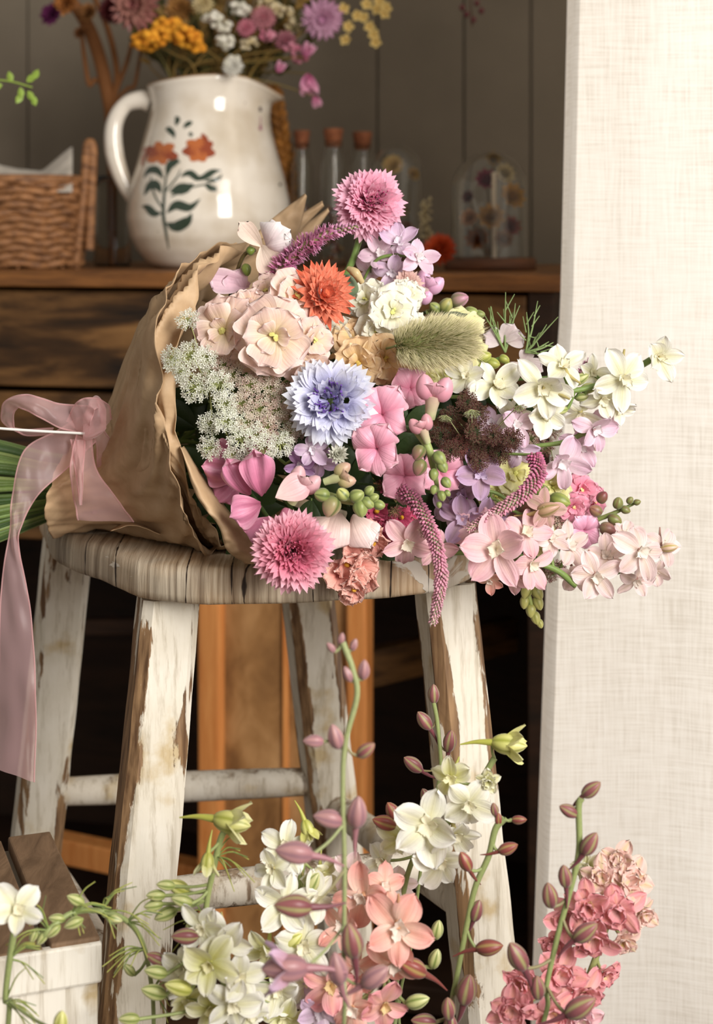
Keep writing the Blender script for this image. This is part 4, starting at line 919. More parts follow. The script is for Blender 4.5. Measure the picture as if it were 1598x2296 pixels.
# bunny tail grass
rg = random.Random(9); T = thing('bunny_tail_grass', 'fluffy beige-green bunny tail grass head', 'grass', P(970, 770, 1.22), BQ)
a_, b_ = P(888, 775, 1.222), P(1052, 762, 1.225); ax = nrm(b_-a_); Lb = np.linalg.norm(b_-a_); u1, u2, _ = frame(ax); mb = MB(); blob(mb, a_, ax, Lb, .0115, L((120, 130, 72)), L((150, 150, 92)), n=18, m=12, tip=.45); mb.build('seed_head', M_LEAF, T)
mb = MB()
for i in range(5200):
    s = rg.random()**.95; th = rg.random()*6.283; r = .0105*math.sin(PI*min(.98, max(.04, s)))**.45; o = math.cos(th)*u1+math.sin(th)*u2; p = a_+ax*Lb*s+o*r
    l = rg.uniform(.006, .0115)*(1.0+.5*s); d = nrm(o*(1.15-.35*s)+ax*(.0+.95*s)+np.array([rg.uniform(-.25, .25) for _ in range(3)])); q = p+d*l*.6; e = q+nrm(d+ax*.3)*l*.5
    w_ = nrm(np.cross(d, [0, 1, .1]))*.00014; t = rg.random(); col = L((176, 172, 116))*(1-t)+L((226, 216, 178))*t
    mb.add([p-w_*2, p+w_*2, q+w_, q-w_, e], [(0, 1, 2, 3), (3, 2, 4)], np.array([L((128, 134, 70))]*2+[col]*2+[L((240, 228, 190))]))
mb.build('bristles', M_DRY, T, flat=True)['kind'] = 'stuff'
add_stem(T, a_, .0010, P(830, 800, 1.28))
# sweet pea pair at the top left
SPW = cs(c0=(244, 214, 220), c1=(250, 240, 238), edge=(252, 246, 242), eye=(240, 230, 200)); SPP = cs(c0=(236, 190, 206), c1=(238, 200, 216), edge=(246, 220, 228), eye=(240, 220, 200))
rg = random.Random(4); T = thing('sweet_pea', 'white and blush sweet pea with round bud standing in front of the jug', 'flower', P(590, 545, 1.29), BQ)
c = P(598, 552, 1.285)
for (ang, Lp, Wp, a0, a1, cup, cl) in ((35, 62, 78, .9, -1.3, -.55, SPW), (60, 60, 72, 1.0, -1.5, -.6, SPW), (15, 58, 66, 1.1, -1.4, -.6, SPW)):
    mb = MB(); a = math.radians(ang); petal(mb, c, V3(math.cos(a), math.sin(a), .1), fc(0, 0, 1), Lp/F*1.29*1.25, Wp/F*1.29*1.1, cl['c0'], cl['c1'], a0=a0, a1=a1, cup=cup, shape='round', edge=cl['edge'], rg=rg, nu=12, nv=12); mb.build('petal', M_WAXY, T)
for (ang, Lp, Wp, a0, a1) in ((132, 78, 44, .1, -.2), (-62, 74, 64, .2, -.5)):
    mb = MB(); a = math.radians(ang); petal(mb, c-np.array([.004, 0, 0]), V3(math.cos(a), math.sin(a), .3), fc(0, 0, 1), Lp/F*1.29, Wp/F*1.29, L((246, 226, 208)), L((246, 220, 204)), a0=a0, a1=a1, cup=.25, shape='round', rg=rg, nu=10, nv=8); mb.build('petal', M_PETAL, T)
green_bud(T, 562, 562, 1.29, 13, 20, rg, (L((110, 130, 50)),)*3, ln=1.6, name='calyx'); green_bud(T, 552, 605, 1.295, 14, -75, rg, (L((130, 146, 66)),)*3, ln=2.2, name='calyx')
mb = MB(); mb.tube([P(572, 560, 1.292), P(545, 575, 1.296), P(522, 640, 1.31)], .0016, L((96, 84, 46)), n=8); mb.build('flower_stalk', M_GREEN, T); add_stem(T, P(522, 640, 1.31), .0016)
T = thing('sweet_pea', 'dusty pink sweet pea tucked behind the blush stock, at the paper edge', 'flower', P(530, 650, 1.30), BQ)
for (x, y, ang, Lp, Wp) in ((560, 640, 172, 100, 60), (545, 655, 120, 60, 60), (600, 640, 78, 90, 52), (590, 650, 60, 70, 60)):
    mb = MB(); a = math.radians(ang); petal(mb, P(x, y, 1.30), V3(math.cos(a), math.sin(a), .2), fc(0, .2, 1), Lp/F*1.3, Wp/F*1.3, SPP['c0'], SPP['c1'], a0=.2, a1=-.5, cup=.3, ruf=.04, shape='round', edge=SPP['edge'], rg=rg, nu=10, nv=8); mb.build('petal', M_PETAL, T)
add_stem(T, P(560, 670, 1.31))
# poppy pod with tan crest and bract on the tall cornflower's stem side
T = thing('seed_pod', 'grey-green seed pod with tan ridge beside the tall cornflower stem', 'seed pod', P(785, 640, 1.275), BQ); mb = MB(); blob(mb, P(768, 668, 1.285), V3(.25, .9, .2), .019, .0105, L((84, 100, 70)), L((110, 126, 96)), ribs=6, n=20, m=12); mb.build('pod', M_GREEN, T)
mb = MB(); mb.tube([P(780, 602, 1.272), P(797, 612, 1.268), P(812, 634, 1.27)], [.002, .0036, .002], L((206, 184, 136)), n=9); mb.build('crest', M_STRAW, T); add_stem(T, P(768, 668, 1.285))
# white lace, pale and pink-tinged
W1, W2 = (248, 248, 238), (236, 238, 222); G1, G2 = (226, 210, 196), (204, 172, 164)
lace('white lace flower umbels spilling over the left paper edge', (470, 880), 1.235,
     [(418, 714, 30, W1, W2, -.02, fc(-.3, .5, .8)), (380, 802, 32, W1, W2, -.05, fc(-.6, .2, .8)), (424, 795, 36, W1, W2, -.035, fc(-.2, .2, .9)), (402, 836, 26, W1, W2, -.05, fc(-.5, -.1, .8)), (432, 870, 38, W1, W2, -.03, fc(-.3, 0, .9)),
      (462, 800, 28, W1, W2, .0, fc(0, .2, .9)), (492, 862, 34, W1, W2, -.01, fc(0, 0, 1)), (505, 905, 30, W1, W2, -.015, fc(0, 0, 1)), (468, 950, 30, W1, W2, -.01, fc(-.3, 0, 1)), (468, 1006, 31, W1, W2, -.01, fc(-.3, -.2, 1)),
      (508, 945, 30, W1, W2, -.02, fc(0, 0, 1)), (540, 985, 34, W1, W2, -.022, fc(0, -.2, 1)), (575, 975, 28, W1, W2, -.022, fc(0, -.1, 1)), (590, 1010, 34, W1, W2, -.025, fc(0, -.3, 1)), (630, 1000, 34, W1, W2, -.025, fc(.2, -.3, 1)),
      (560, 1035, 26, W1, W2, -.015, fc(-.1, -.5, 1)), (520, 1020, 22, W1, W2, -.015, fc(-.1, -.4, 1))], green=L((180, 186, 120)))
lace('pink-tinged cream lace flower umbels below the blush stock', (570, 920), 1.235,
     [(470, 835, 26, G1, W2, .005, fc(0, .2, 1)), (520, 840, 30, G1, G2, .0, fc(0, .2, 1)), (560, 865, 30, G1, G2, -.005, fc(0, .1, 1)), (605, 870, 30, G1, G2, -.005, fc(.1, .1, 1)), (645, 880, 26, G1, G2, .0, fc(.3, 0, 1)), (540, 905, 28, G1, G2, -.012, fc(0, 0, 1)),
      (580, 918, 30, G1, G2, -.014, fc(0, 0, 1)), (622, 920, 28, G1, G2, -.012, fc(.1, 0, 1)), (655, 935, 28, G1, G2, -.005, fc(.2, 0, 1)), (552, 950, 28, G1, W2, -.018, fc(0, 0, 1)), (600, 958, 28, G1, G2, -.02, fc(.1, 0, 1)), (645, 975, 28, G1, W2, -.012, fc(.2, -.1, 1)),
      (500, 820, 24, G1, G2, .005, fc(0, .2, 1)), (585, 840, 24, G1, G2, .0, fc(.1, .2, 1)), (672, 960, 24, G1, G2, .0, fc(.3, 0, 1))], green=L((170, 176, 104)))
DK1, DK2 = (84, 16, 28), (128, 54, 58)
dk = []
rg = random.Random(12)
for (x, y) in ((1010, 935), (1048, 900), (1072, 930), (990, 975), (1030, 975), (1070, 965), (1105, 975), (1010, 1010), (1050, 1010), (1095, 1005), (1135, 990), (1075, 1035), (1030, 1000), (1120, 1015), (1150, 985)):
    dk.append((x, y, rg.uniform(25, 31), DK1 if rg.random() < .75 else DK2, DK1, rg.uniform(-.015, .01), fc(rg.uniform(-.3, .5), rg.uniform(-.4, .5), 1)))
lace('dark burgundy lace flower right of the pink snapdragon', (1060, 985), 1.23, dk, name='chocolate_lace', green=L((100, 110, 66)), dens=1.9, fl=4.8)
lace('closed green lace umbels on pale stalks above the burgundy lace', (1060, 1020), 1.225, [(998, 942, 17, (170, 176, 140), (120, 120, 84), -.03, fc(-.2, -.8, .5)), (1058, 932, 21, (196, 198, 170), (130, 130, 96), -.03, fc(0, -.8, .5)), (1165, 920, 18, (120, 116, 86), (110, 60, 60), -.02, fc(.2, -.6, .5))], name='chocolate_lace', green=L((170, 176, 120)), dens=1.1, fl=3.2, stem=True)
PK1, PK2 = (222, 190, 178), (176, 112, 120)
lace('rosy beige lace flower behind the white larkspur, near the curtain edge', (1235, 1010), 1.30, [(1238, 960, 26, PK1, PK2, .0, fc(.3, .2, 1)), (1222, 1000, 26, PK1, PK2, .0, fc(.2, 0, 1)), (1190, 985, 24, PK1, PK2, .0, fc(0, 0, 1)), (1250, 1045, 24, PK1, PK2, .0, fc(.3, 0, 1)), (1180, 1010, 20, PK1, PK2, 0, fc(0, 0, 1))], dens=1.5, fl=3.8, name='queen_annes_lace')
lace('rosy beige lace flower left of the bright pink stock, beneath the green bud', (1245, 1160), 1.30, [(1248, 1150, 28, PK1, PK2, .0, fc(.3, 0, 1)), (1232, 1185, 24, PK1, PK2, .0, fc(.2, 0, 1)), (1268, 1180, 24, PK1, PK2, .0, fc(.4, 0, 1)), (1262, 1115, 22, PK1, PK2, .01, fc(.4, 0, 1)), (1268, 1080, 20, PK1, PK2, .01, fc(.4, 0, 1))], dens=1.5, fl=3.8)
lace('rosy beige lace flower hanging lowest at the right, above the drooping green tip', (1215, 1260), 1.285, [(1212, 1295, 28, PK1, PK2, .0, fc(.1, -.5, 1)), (1240, 1290, 24, PK1, PK2, .0, fc(.3, -.5, 1)), (1190, 1280, 20, PK1, PK2, .0, fc(0, -.5, 1)), (1255, 1270, 20, PK1, PK2, .005, fc(.3, -.3, 1))], dens=1.5, fl=3.8)
lace('tiny dark red lace sprigs beside the hanging pink spike', (890, 1130), 1.235, [(888, 1150, 18, DK2, DK1, -.02, fc(0, -.3, 1)), (875, 1065, 18, DK1, DK2, -.01, fc(0, 0, 1)), (955, 1195, 18, (176, 140, 130), DK2, -.035, fc(0, -.3, 1)), (860, 1090, 18, DK1, DK2, -.01, fc(0, 0, 1))], name='chocolate_lace', green=L((170, 150, 100)), fl=3.6)
# snapdragons
rg = random.Random(21)
T = thing('snapdragon', 'large pink snapdragon with downy green buds at its tip, right of the blue cornflower', 'flower', P(880, 980, 1.22), BQ)
snap_bloom(T, 858, 925, 1.215, 74, fc(-.15, .1, .95), (-.1, 1), SNP, rg); snap_bloom(T, 846, 1000, 1.205, 66, fc(-.2, -.1, .95), (-.2, 1), SNP, rg)
snap_bloom(T, 985, 1050, 1.235, 62, fc(.3, -.2, .9), (.1, 1), SNP, rg); snap_bloom(T, 905, 1062, 1.225, 66, fc(0, -.2, .95), (0, 1), SNP, rg); snap_bloom(T, 918, 872, 1.24, 52, fc(.1, .2, .95), (.1, 1), SNP, rg)
hood(T, 972, 882, 1.205, 46, 82, cs(c0=(214, 130, 150), c1=(232, 164, 178), edge=(240, 184, 194), eye=(240, 230, 180)), rg); hood(T, 946, 958, 1.195, 30, 110, cs(c0=(206, 130, 140), c1=(222, 156, 164), edge=(232, 180, 180), eye=(240, 230, 180)), rg)
mb = MB(); mb.tube([P(935, 965, 1.205), P(958, 1000, 1.20), P(970, 1040, 1.20), P(985, 1120, 1.20)], [.0034, .003, .0026, .001], L((150, 162, 96)), n=10); mb.build('flower_stalk', M_GREEN, T)
for (x, y, r, an) in ((938, 1015, 24, -120), (985, 1028, 24, -50), (940, 1048, 26, -110), (992, 1046, 20, -60), (972, 1064, 18, -95), (1000, 1082, 18, -50), (972, 1098, 14, -100), (990, 1112, 16, -75), (1003, 1106, 11, -50), (984, 1132, 10, -85)):
    green_bud(T, x, y, 1.19, r*.8, an, rg, tip=L((170, 110, 110)) if (y < 1050 and x < 960) else None)
add_stem(T, P(935, 965, 1.21), .003)
T = thing('snapdragon', 'mauve-pink snapdragon at the lower left, above the cornflower on the seat edge', 'flower', P(600, 1100, 1.22), BQ)
for (x, y, d, ang, Lp, Wp, cl) in ((590, 1110, 1.215, 100, 92, 60, SNM), (560, 1110, 1.225, 120, 84, 48, SNM), (640, 1140, 1.205, -75, 100, 92, SNP), (610, 1160, 1.212, -120, 60, 70, SNM), (545, 1055, 1.24, 170, 76, 70, SND), (530, 1075, 1.245, 230, 52, 52, SND), (585, 1130, 1.212, 200, 60, 60, SNM), (560, 1020, 1.245, 60, 70, 60, SND), (520, 1030, 1.25, 150, 50, 50, SND)):
    mb = MB(); a = math.radians(ang); petal(mb, P(x, y, d), V3(math.cos(a), math.sin(a), .35), fc(0, 0, 1), Lp/F*d*1.3, Wp/F*d*1.35, cl['c0'], cl['c1'], a0=.35, a1=-.8, cup=-.12, ruf=.11, shape='round', edge=cl['edge'], rg=rg, nu=14, nv=14); mb.build('petal', M_WAXY, T)
hood(T, 678, 1086, 1.195, 40, 60, cs(c0=(206, 140, 150), c1=(228, 176, 180), edge=(244, 206, 200), eye=(240, 230, 180)), rg)
mb = MB(); a = math.radians(205); petal(mb, P(690, 1080, 1.192), V3(math.cos(a), math.sin(a), .2), fc(0, .2, 1), .026, .020, L((224, 170, 176)), L((244, 212, 206)), a0=.4, a1=-.7, cup=.3, shape='pointed', rg=rg, nu=10, nv=8); mb.build('petal', M_WAXY, T)
add_stem(T, P(590, 1090, 1.24), .0026)
T = thing('snapdragon', 'cream and blush snapdragon with a bunch of green buds, above the coral statice', 'flower', P(780, 1130, 1.21), BQ)
for (x, y, ang, Lp, Wp) in ((760, 1150, -100, 78, 76), (790, 1155, -60, 78, 60), (740, 1160, -130, 60, 60), (800, 1170, -40, 60, 44)):
    mb = MB(); a = math.radians(ang); petal(mb, P(x, y, 1.205), V3(math.cos(a), math.sin(a), .3), fc(0, 0, 1), Lp/F*1.2*1.15, Wp/F*1.2*1.35, SNC['c0'], SNC['c1'], a0=.5, a1=-1.1, cup=-.4, shape='round', edge=SNC['edge'], rg=rg, nu=12, nv=12); mb.build('petal', M_WAXY, T)
hood(T, 765, 1068, 1.19, 32, 20, cs(c0=(180, 176, 100), c1=(206, 160, 140), edge=(216, 190, 160), eye=(240, 230, 180)), rg)
for (x, y, r, an, tp) in ((742, 1136, 27, -110, L((206, 170, 140))), (768, 1108, 18, 130, L((226, 226, 140))), (800, 1112, 20, 30, None), (808, 1140, 22, -80, None), (824, 1128, 18, -30, None), (838, 1116, 14, 30, None), (850, 1132, 15, -10, None), (828, 1100, 14, 50, None), (722, 1110, 20, 170, None)):
    green_bud(T, x, y, 1.185, r, an, rg, tip=tp, ln=1.9)
mb = MB(); mb.tube([P(730, 1110, 1.21), P(790, 1125, 1.20), P(850, 1125, 1.195)], [.003, .0026, .001], L((150, 162, 96)), n=9); mb.build('flower_stalk', M_GREEN, T); add_stem(T, P(725, 1105, 1.22), .0026)
T = thing('snapdragon', 'drooping yellow-green snapdragon tip below the right end of the seat', 'flower', P(1190, 1320, 1.285), BQ)
for (x, y, r, an) in ((1180, 1325, 17, -110), (1204, 1328, 17, -60), (1176, 1350, 14, -100), (1206, 1352, 15, -70), (1190, 1368, 15, -95), (1200, 1385, 14, -75), (1210, 1398, 10, -70)): green_bud(T, x, y, 1.285, r, an, rg, (L((150, 152, 76)), L((206, 200, 120)), L((120, 126, 56))), ln=2.3)
mb = MB(); mb.tube([P(1160, 1270, 1.29), P(1180, 1320, 1.285), P(1200, 1390, 1.285)], .0018, L((140, 150, 80)), n=8); mb.build('flower_stalk', M_GREEN, T); add_stem(T, P(1160, 1270, 1.29))
T = thing('snapdragon', 'olive green snapdragon tip with maroon buds at the right beside the pink stock', 'flower', P(1360, 1150, 1.30), BQ)
mb = MB(); mb.tube([P(1310, 1175, 1.305), P(1365, 1155, 1.30), P(1430, 1125, 1.30)], [.002, .0018, .001], L((120, 130, 70)), n=8); mb.build('flower_stalk', M_GREEN, T)
for (x, y, r, an, tp) in ((1350, 1115, 16, 60, L((140, 60, 70))), (1335, 1145, 17, 150, L((176, 120, 100))), (1385, 1128, 15, 80, None), (1378, 1165, 17, -20, None), (1402, 1143, 12, -20, None), (1412, 1122, 10, 60, None), (1428, 1126, 9, 20, None), (1362, 1186, 20, -10, L((196, 130, 130)))): green_bud(T, x, y, 1.295, r, an, rg, (L((110, 120, 64)), L((146, 150, 84)), L((130, 74, 70))), tip=tp)
snap_bloom(T, 1308, 1185, 1.30, 44, fc(.2, -.2, 1), (0, 1), cs(c0=(226, 140, 176), c1=(236, 172, 200), edge=(244, 200, 216), eye=(244, 230, 220)), rg); add_stem(T, P(1310, 1175, 1.31))
T = thing('snapdragon', 'green snapdragon buds with mauve tips behind the bunny tail grass', 'flower', P(1000, 700, 1.34), BQ)
for (x, y, r, an, tp) in ((1000, 685, 20, 60, L((190, 180, 110))), (1030, 672, 22, 20, L((206, 140, 170))), (1055, 700, 17, 10, None), (1010, 712, 18, -30, None), (975, 690, 16, 140, None), (1075, 705, 13, 0, None), (1035, 705, 16, -60, None)): green_bud(T, x, y, 1.335, r, an, rg, tip=tp)
mb = MB(); mb.tube([P(955, 700, 1.34), P(1010, 695, 1.34), P(1080, 705, 1.34)], .002, L((140, 150, 80)), n=8); mb.build('flower_stalk', M_GREEN, T); add_stem(T, P(955, 700, 1.345))
T = thing('snapdragon', 'lilac pink snapdragon bloom standing before the orange strawflower of the sideboard', 'flower', P(955, 640, 1.335), BQ); hood(T, 958, 640, 1.33, 36, 60, cs(c0=(216, 150, 190), c1=(230, 176, 206), edge=(240, 206, 226), eye=(244, 230, 220)), rg); hood(T, 940, 668, 1.33, 30, 70, cs(c0=(216, 150, 190), c1=(230, 176, 206), edge=(240, 206, 226), eye=(244, 230, 220)), rg); add_stem(T, P(935, 690, 1.34))
T = thing('snapdragon', 'green snapdragon bud right of the lemon stock, crossing the rosy lace', 'flower', P(1250, 1120, 1.27), BQ); green_bud(T, 1255, 1122, 1.262, 22, -15, rg, (L((116, 130, 56)), L((166, 174, 90)), L((90, 106, 46))), ln=2.3); green_bud(T, 1212, 1100, 1.268, 19, 10, rg, (L((96, 112, 50)), L((130, 144, 70)), L((80, 96, 40))), ln=2.2); add_stem(T, P(1225, 1115, 1.28))
T = thing('snapdragon', 'yellow-green snapdragon buds just right of the bunny tail grass', 'flower', P(1080, 800, 1.30), BQ)
for (x, y, r, an) in ((1085, 800, 18, 20), (1105, 815, 17, -10), (1080, 830, 18, -40), (1130, 805, 13, -20), (1140, 820, 11, -30)): green_bud(T, x, y, 1.30, r, an, rg, (L((150, 160, 70)), L((196, 196, 100)), L((120, 134, 56))), ln=2.0)
add_stem(T, P(1065, 810, 1.31))
# larkspurs in the bouquet
def BL(label, stem, fl, buds=(), **kw):
    T = larkspur(label, stem, fl, buds, group=BQ, **kw); add_stem(T, P(*stem[0]), .0015); return T
GS = L((110, 132, 66))
BL('long white larkspur reaching far right in front of the curtain', [(1010, 890, 1.27), (1090, 889, 1.265), (1170, 882, 1.262), (1270, 878, 1.262), (1330, 866, 1.265), (1400, 840, 1.27), (1470, 800, 1.28)],
   [(1045, 845, 1.262, 46, fc(-.1, .2, 1), WHITE), (1110, 865, 1.258, 62, fc(.1, .1, 1), WHITE), (1215, 868, 1.245, 72, fc(.1, -.2, 1), WHITE, False, V3(.7, -.3, .2)), (1260, 822, 1.255, 58, fc(.0, .4, .9), WHITE, False, V3(.7, -.6, .1)), (1220, 925, 1.255, 58, fc(0, -.4, .9), WHITE),
    (1300, 925, 1.275, 48, fc(.2, -.5, .8), WHITE), (1395, 848, 1.258, 68, fc(.2, 0, 1), WHITE, False, V3(.1, .9, -.1)), (1350, 895, 1.265, 50, fc(.2, -.3, .9), WHITE), (1385, 915, 1.275, 42, fc(.3, -.4, .9), WHITE), (1475, 800, 1.275, 56, fc(.3, .2, .9), WHITE, False, V3(.9, .1, .1)), (1150, 930, 1.27, 48, fc(0, -.4, .9), WHITE), (1330, 838, 1.275, 40, fc(.1, .4, .9), WHITE)],
   [(1300, 850, 1.27, 46, 30, BUDG, False), (1320, 870, 1.268, 44, 15, BUDG, False), (1256, 920, 1.262, 38, 190, BUDG, False), (1305, 890, 1.268, 36, 10, BUDG, False)], stemcol=GS, r=.0020)
BL('pale lilac larkspur behind the tall pink cornflower stem', [(806, 650, 1.32), (830, 600, 1.315), (862, 575, 1.31), (940, 572, 1.31)],
   [(850, 570, 1.318, 46, fc(-.1, .2, 1), LILPINK), (895, 545, 1.312, 50, fc(0, .3, .9), LILAC), (935, 578, 1.306, 46, fc(.3, 0, .9), LILPINK), (880, 610, 1.31, 44, fc(.1, -.2, 1), LILAC), (830, 610, 1.325, 40, fc(-.2, 0, 1), LILPINK)], stemcol=GS)
BL('lilac pink larkspur right of the burgundy lace, above the pink spike', [(1140, 1010, 1.275), (1200, 1000, 1.275), (1260, 992, 1.275), (1312, 970, 1.28)],
   [(1155, 955, 1.25, 48, fc(.1, .2, 1), LILPINK), (1100, 950, 1.265, 40, fc(-.1, .3, 1), LILAC), (1165, 1010, 1.255, 42, fc(.1, -.2, 1), LILAC), (1260, 1035, 1.265, 60, fc(.2, -.1, 1), LILPINK), (1330, 960, 1.272, 54, fc(.3, .1, .9), LILPINK, False, V3(.1, -.9, .1)), (1300, 1000, 1.285, 50, fc(.2, -.2, .9), LILPINK), (1360, 935, 1.285, 36, fc(.4, .3, .8), LILPINK)], stemcol=GS, r=.0017)
BL('mauve violet larkspur beneath the burgundy lace', [(1000, 1110, 1.26), (1050, 1102, 1.25), (1110, 1105, 1.25), (1160, 1140, 1.25)],
   [(1078, 1065, 1.235, 58, fc(.05, .3, .9), MAUVE), (1035, 1165, 1.24, 56, fc(-.1, -.2, 1), MAUVE), (1085, 1165, 1.245, 56, fc(.1, -.2, 1), MAUVE), (1040, 1110, 1.25, 50, fc(-.2, .1, 1), MAUVE), (1150, 1165, 1.25, 50, fc(.2, -.3, .9), MAUVE), (1010, 1140, 1.26, 48, fc(-.2, 0, 1), LILAC)], [(1190, 1130, 1.245, 60, 35, (L((150, 110, 90)), L((200, 160, 140)), L((140, 140, 80))), True, L((210, 170, 170)))], stemcol=GS)
BL('small violet larkspur between the white lace and the white strawflower bud', [(640, 1040, 1.235), (690, 1010, 1.225), (735, 1000, 1.22)], [(700, 1010, 1.212, 40, fc(0, .2, 1), LILAC), (672, 1042, 1.22, 38, fc(-.1, -.2, 1), cs(c0=(200, 150, 200), c1=(196, 150, 206), mid=(170, 120, 180), edge=(220, 190, 226), spur=(140, 100, 140), eye=(240, 230, 240), bud=(1, 1, 1))), (715, 1035, 1.225, 40, fc(.1, -.2, 1), MAUVE)], stemcol=GS)
BL('pink larkspur with the large flower draped over the right end of the seat', [(900, 1235, 1.245), (1000, 1240, 1.242), (1060, 1240, 1.238), (1150, 1250, 1.238), (1240, 1275, 1.24), (1290, 1312, 1.245)],
   [(912, 1218, 1.215, 60, fc(-.2, 0, 1), PINK), (975, 1230, 1.225, 46, fc(.1, -.2, 1), PINK), (1112, 1232, 1.205, 84, fc(-.05, .1, 1), PINK), (1178, 1195, 1.225, 58, fc(.2, .3, .9), PINK), (1070, 1185, 1.235, 55, fc(-.2, .4, .9), PINK), (1190, 1265, 1.225, 54, fc(.2, -.3, .9), PINK), (1150, 1290, 1.235, 48, fc(0, -.5, .9), PINK), (1235, 1210, 1.24, 46, fc(.3, .2, .9), PALEP), (1098, 1298, 1.24, 34, fc(-.1, -.7, .7), CORAL)], stemcol=GS, r=.0020)
BL('pale blush larkspur with brownish sepals at the far lower right', [(1230, 1262, 1.262), (1290, 1308, 1.262), (1340, 1300, 1.262), (1400, 1275, 1.262), (1450, 1262, 1.265)],
   [(1275, 1225, 1.258, 52, fc(.1, .3, 1), PALEP), (1335, 1290, 1.245, 62, fc(-.05, -.1, 1), PALEP), (1290, 1290, 1.255, 44, fc(-.2, -.2, 1), PALEP), (1360, 1250, 1.262, 50, fc(.1, .3, 1), PALEP), (1435, 1235, 1.245, 64, fc(.05, .1, 1), PALEP, False), (1485, 1225, 1.265, 46, fc(.5, .1, .8), PALEP), (1425, 1300, 1.265, 44, fc(.1, -.5, .8), PALEP), (1465, 1280, 1.27, 40, fc(.3, -.3, .8), PALEP), (1400, 1200, 1.275, 34, fc(.1, .6, .8), PALEP)],
   [(1405, 1270, 1.258, 38, 5, BUDG, False), (1500, 1228, 1.26, 40, 10, (L((200, 170, 140)), L((232, 200, 180)), L((176, 160, 70))), False)], stemcol=GS, r=.0020)
BL('brown-mauve larkspur buds with long spurs left of the green bud', [(1110, 1120, 1.25), (1160, 1150, 1.242), (1190, 1160, 1.24)], [(1222, 1140, 1.232, 44, fc(.3, .1, .9), cs(c0=(200, 150, 140), c1=(206, 160, 156), mid=(150, 130, 90), edge=(220, 180, 170), spur=(150, 120, 90), eye=(220, 190, 160), bud=(1, 1, 1)))], [(1228, 1142, 1.23, 60, 20, (L((176, 150, 96)), L((206, 160, 146)), L((140, 130, 70))), True)], stemcol=GS)
# nigella
rg = random.Random(31); NG = cs(c0=(222, 206, 200), c1=(226, 208, 212), mid=(196, 170, 176), edge=(234, 222, 222), spur=(150, 150, 100), eye=(150, 160, 100), bud=(1, 1, 1))
T = thing('love_in_a_mist', 'pale pink love-in-a-mist with threadlike green bracts at the upper right', 'flower', P(1130, 770, 1.33), BQ)
for (x, y, ang, s) in ((1128, 765, 160, 52), (1128, 765, 60, 50), (1135, 765, 15, 46), (1170, 815, -20, 52), (1165, 815, 220, 46), (1172, 812, 70, 36)):
    mb = MB(); a = math.radians(ang); petal(mb, P(x, y, 1.33), V3(math.cos(a), math.sin(a), .3), fc(0, 0, 1), s/F*1.33, s/F*1.33*.95, NG['c0'], NG['c1'], a0=.2, a1=-.4, cup=.25, shape='round', mid=NG['mid'], edge=NG['edge'], rg=rg, nu=9, nv=8); mb.build('petal', M_PETAL, T)
o = P(1190, 775, 1.325)
for i, (x, y) in enumerate(((1133, 655), (1095, 690), (1155, 680), (1205, 675), (1232, 730), (1240, 768), (1226, 790), (1150, 700), (1180, 700), (1212, 745), (1085, 705), (1220, 775))):
    b0 = P(1132, 790, 1.33) if x < 1170 else P(1178, 790, 1.325); e = P(x, y, 1.315+.02*rg.random()); m_ = (b0+e)/2+np.array([rg.uniform(-.002, .002), 0, -.001]); mb = MB(); mb.tube([b0, m_, e], [.0009, .0007, .0003], L((120, 140, 84)), n=5)
    for k in range(3): q = b0+(e-b0)*(.3+.2*k); mb.tube([q, q+(e-b0)*.25+np.array([rg.uniform(-.008, .008), 0, rg.uniform(-.004, .008)])], [.0006, .0003], L((120, 140, 84)), n=5, k=3)
    mb.build('bract', M_GREEN, T)
add_stem(T, P(1130, 800, 1.335))
# statice
def statice(label, pts, cl, R=26, eye=None):
    rg = random.Random(sum(map(ord, label))); c = P(*pts[0][:3])+np.array([0, .02, 0]); T = thing('statice', label, 'flower', c, BQ); st = MB()
    for (x, y, D) in pts:
        p = P(x, y, D); n = jit(V3(0, 0, 1), .5, rg); r = R*rg.uniform(.8, 1.15)/F*D; mb = MB(); ph = rg.random()*6
        for lay in (0, 1):
            for d in radial(n, 5, ph+lay*.6): petal(mb, p-n*r*.3, nrm(d*.8+n*.75), -d*.3+n, r*1.2*(1-.25*lay), r*1.25, cl[0], cl[1], a0=.1, a1=-.7, cup=.3, ruf=.10, shape='spat', edge=cl[2], jag=.12, rg=rg, nu=6, nv=8)
        f = mb.build('floret', M_PETAL, T); st.tube([c, p-n*r*.3], .0008, GREEN, n=5)
        if eye is not None and rg.random() < .45: mb = MB(); blob(mb, p-n*r*.1, n, r*.55, r*.22, eye, eye, n=8, m=4); mb.build('centre', M_PETAL, f)
    st.build('flower_stalk', M_GREEN, T); add_stem(T, c); return T
statice('salmon coral statice hanging below the cream snapdragon', [(760, 1290, 1.205), (790, 1240, 1.205), (815, 1215, 1.21), (795, 1320, 1.20), (812, 1270, 1.205), (775, 1262, 1.205), (830, 1190, 1.215), (800, 1295, 1.20), (785, 1330, 1.205), (820, 1300, 1.21), (835, 1215, 1.22)], (L((246, 168, 152)), L((250, 192, 176)), L((252, 210, 196))), 35, L((236, 180, 60)))
statice('deep magenta statice with yellow eyes between the coral statice and hanging spike', [(858, 1170, 1.235), (880, 1195, 1.235), (845, 1145, 1.235), (900, 1160, 1.24), (870, 1215, 1.24), (905, 1195, 1.24), (850, 1200, 1.23), (925, 1150, 1.245), (835, 1170, 1.225)], (L((196, 60, 104)), L((220, 96, 132)), L((230, 120, 150))), 26, L((240, 190, 50)))
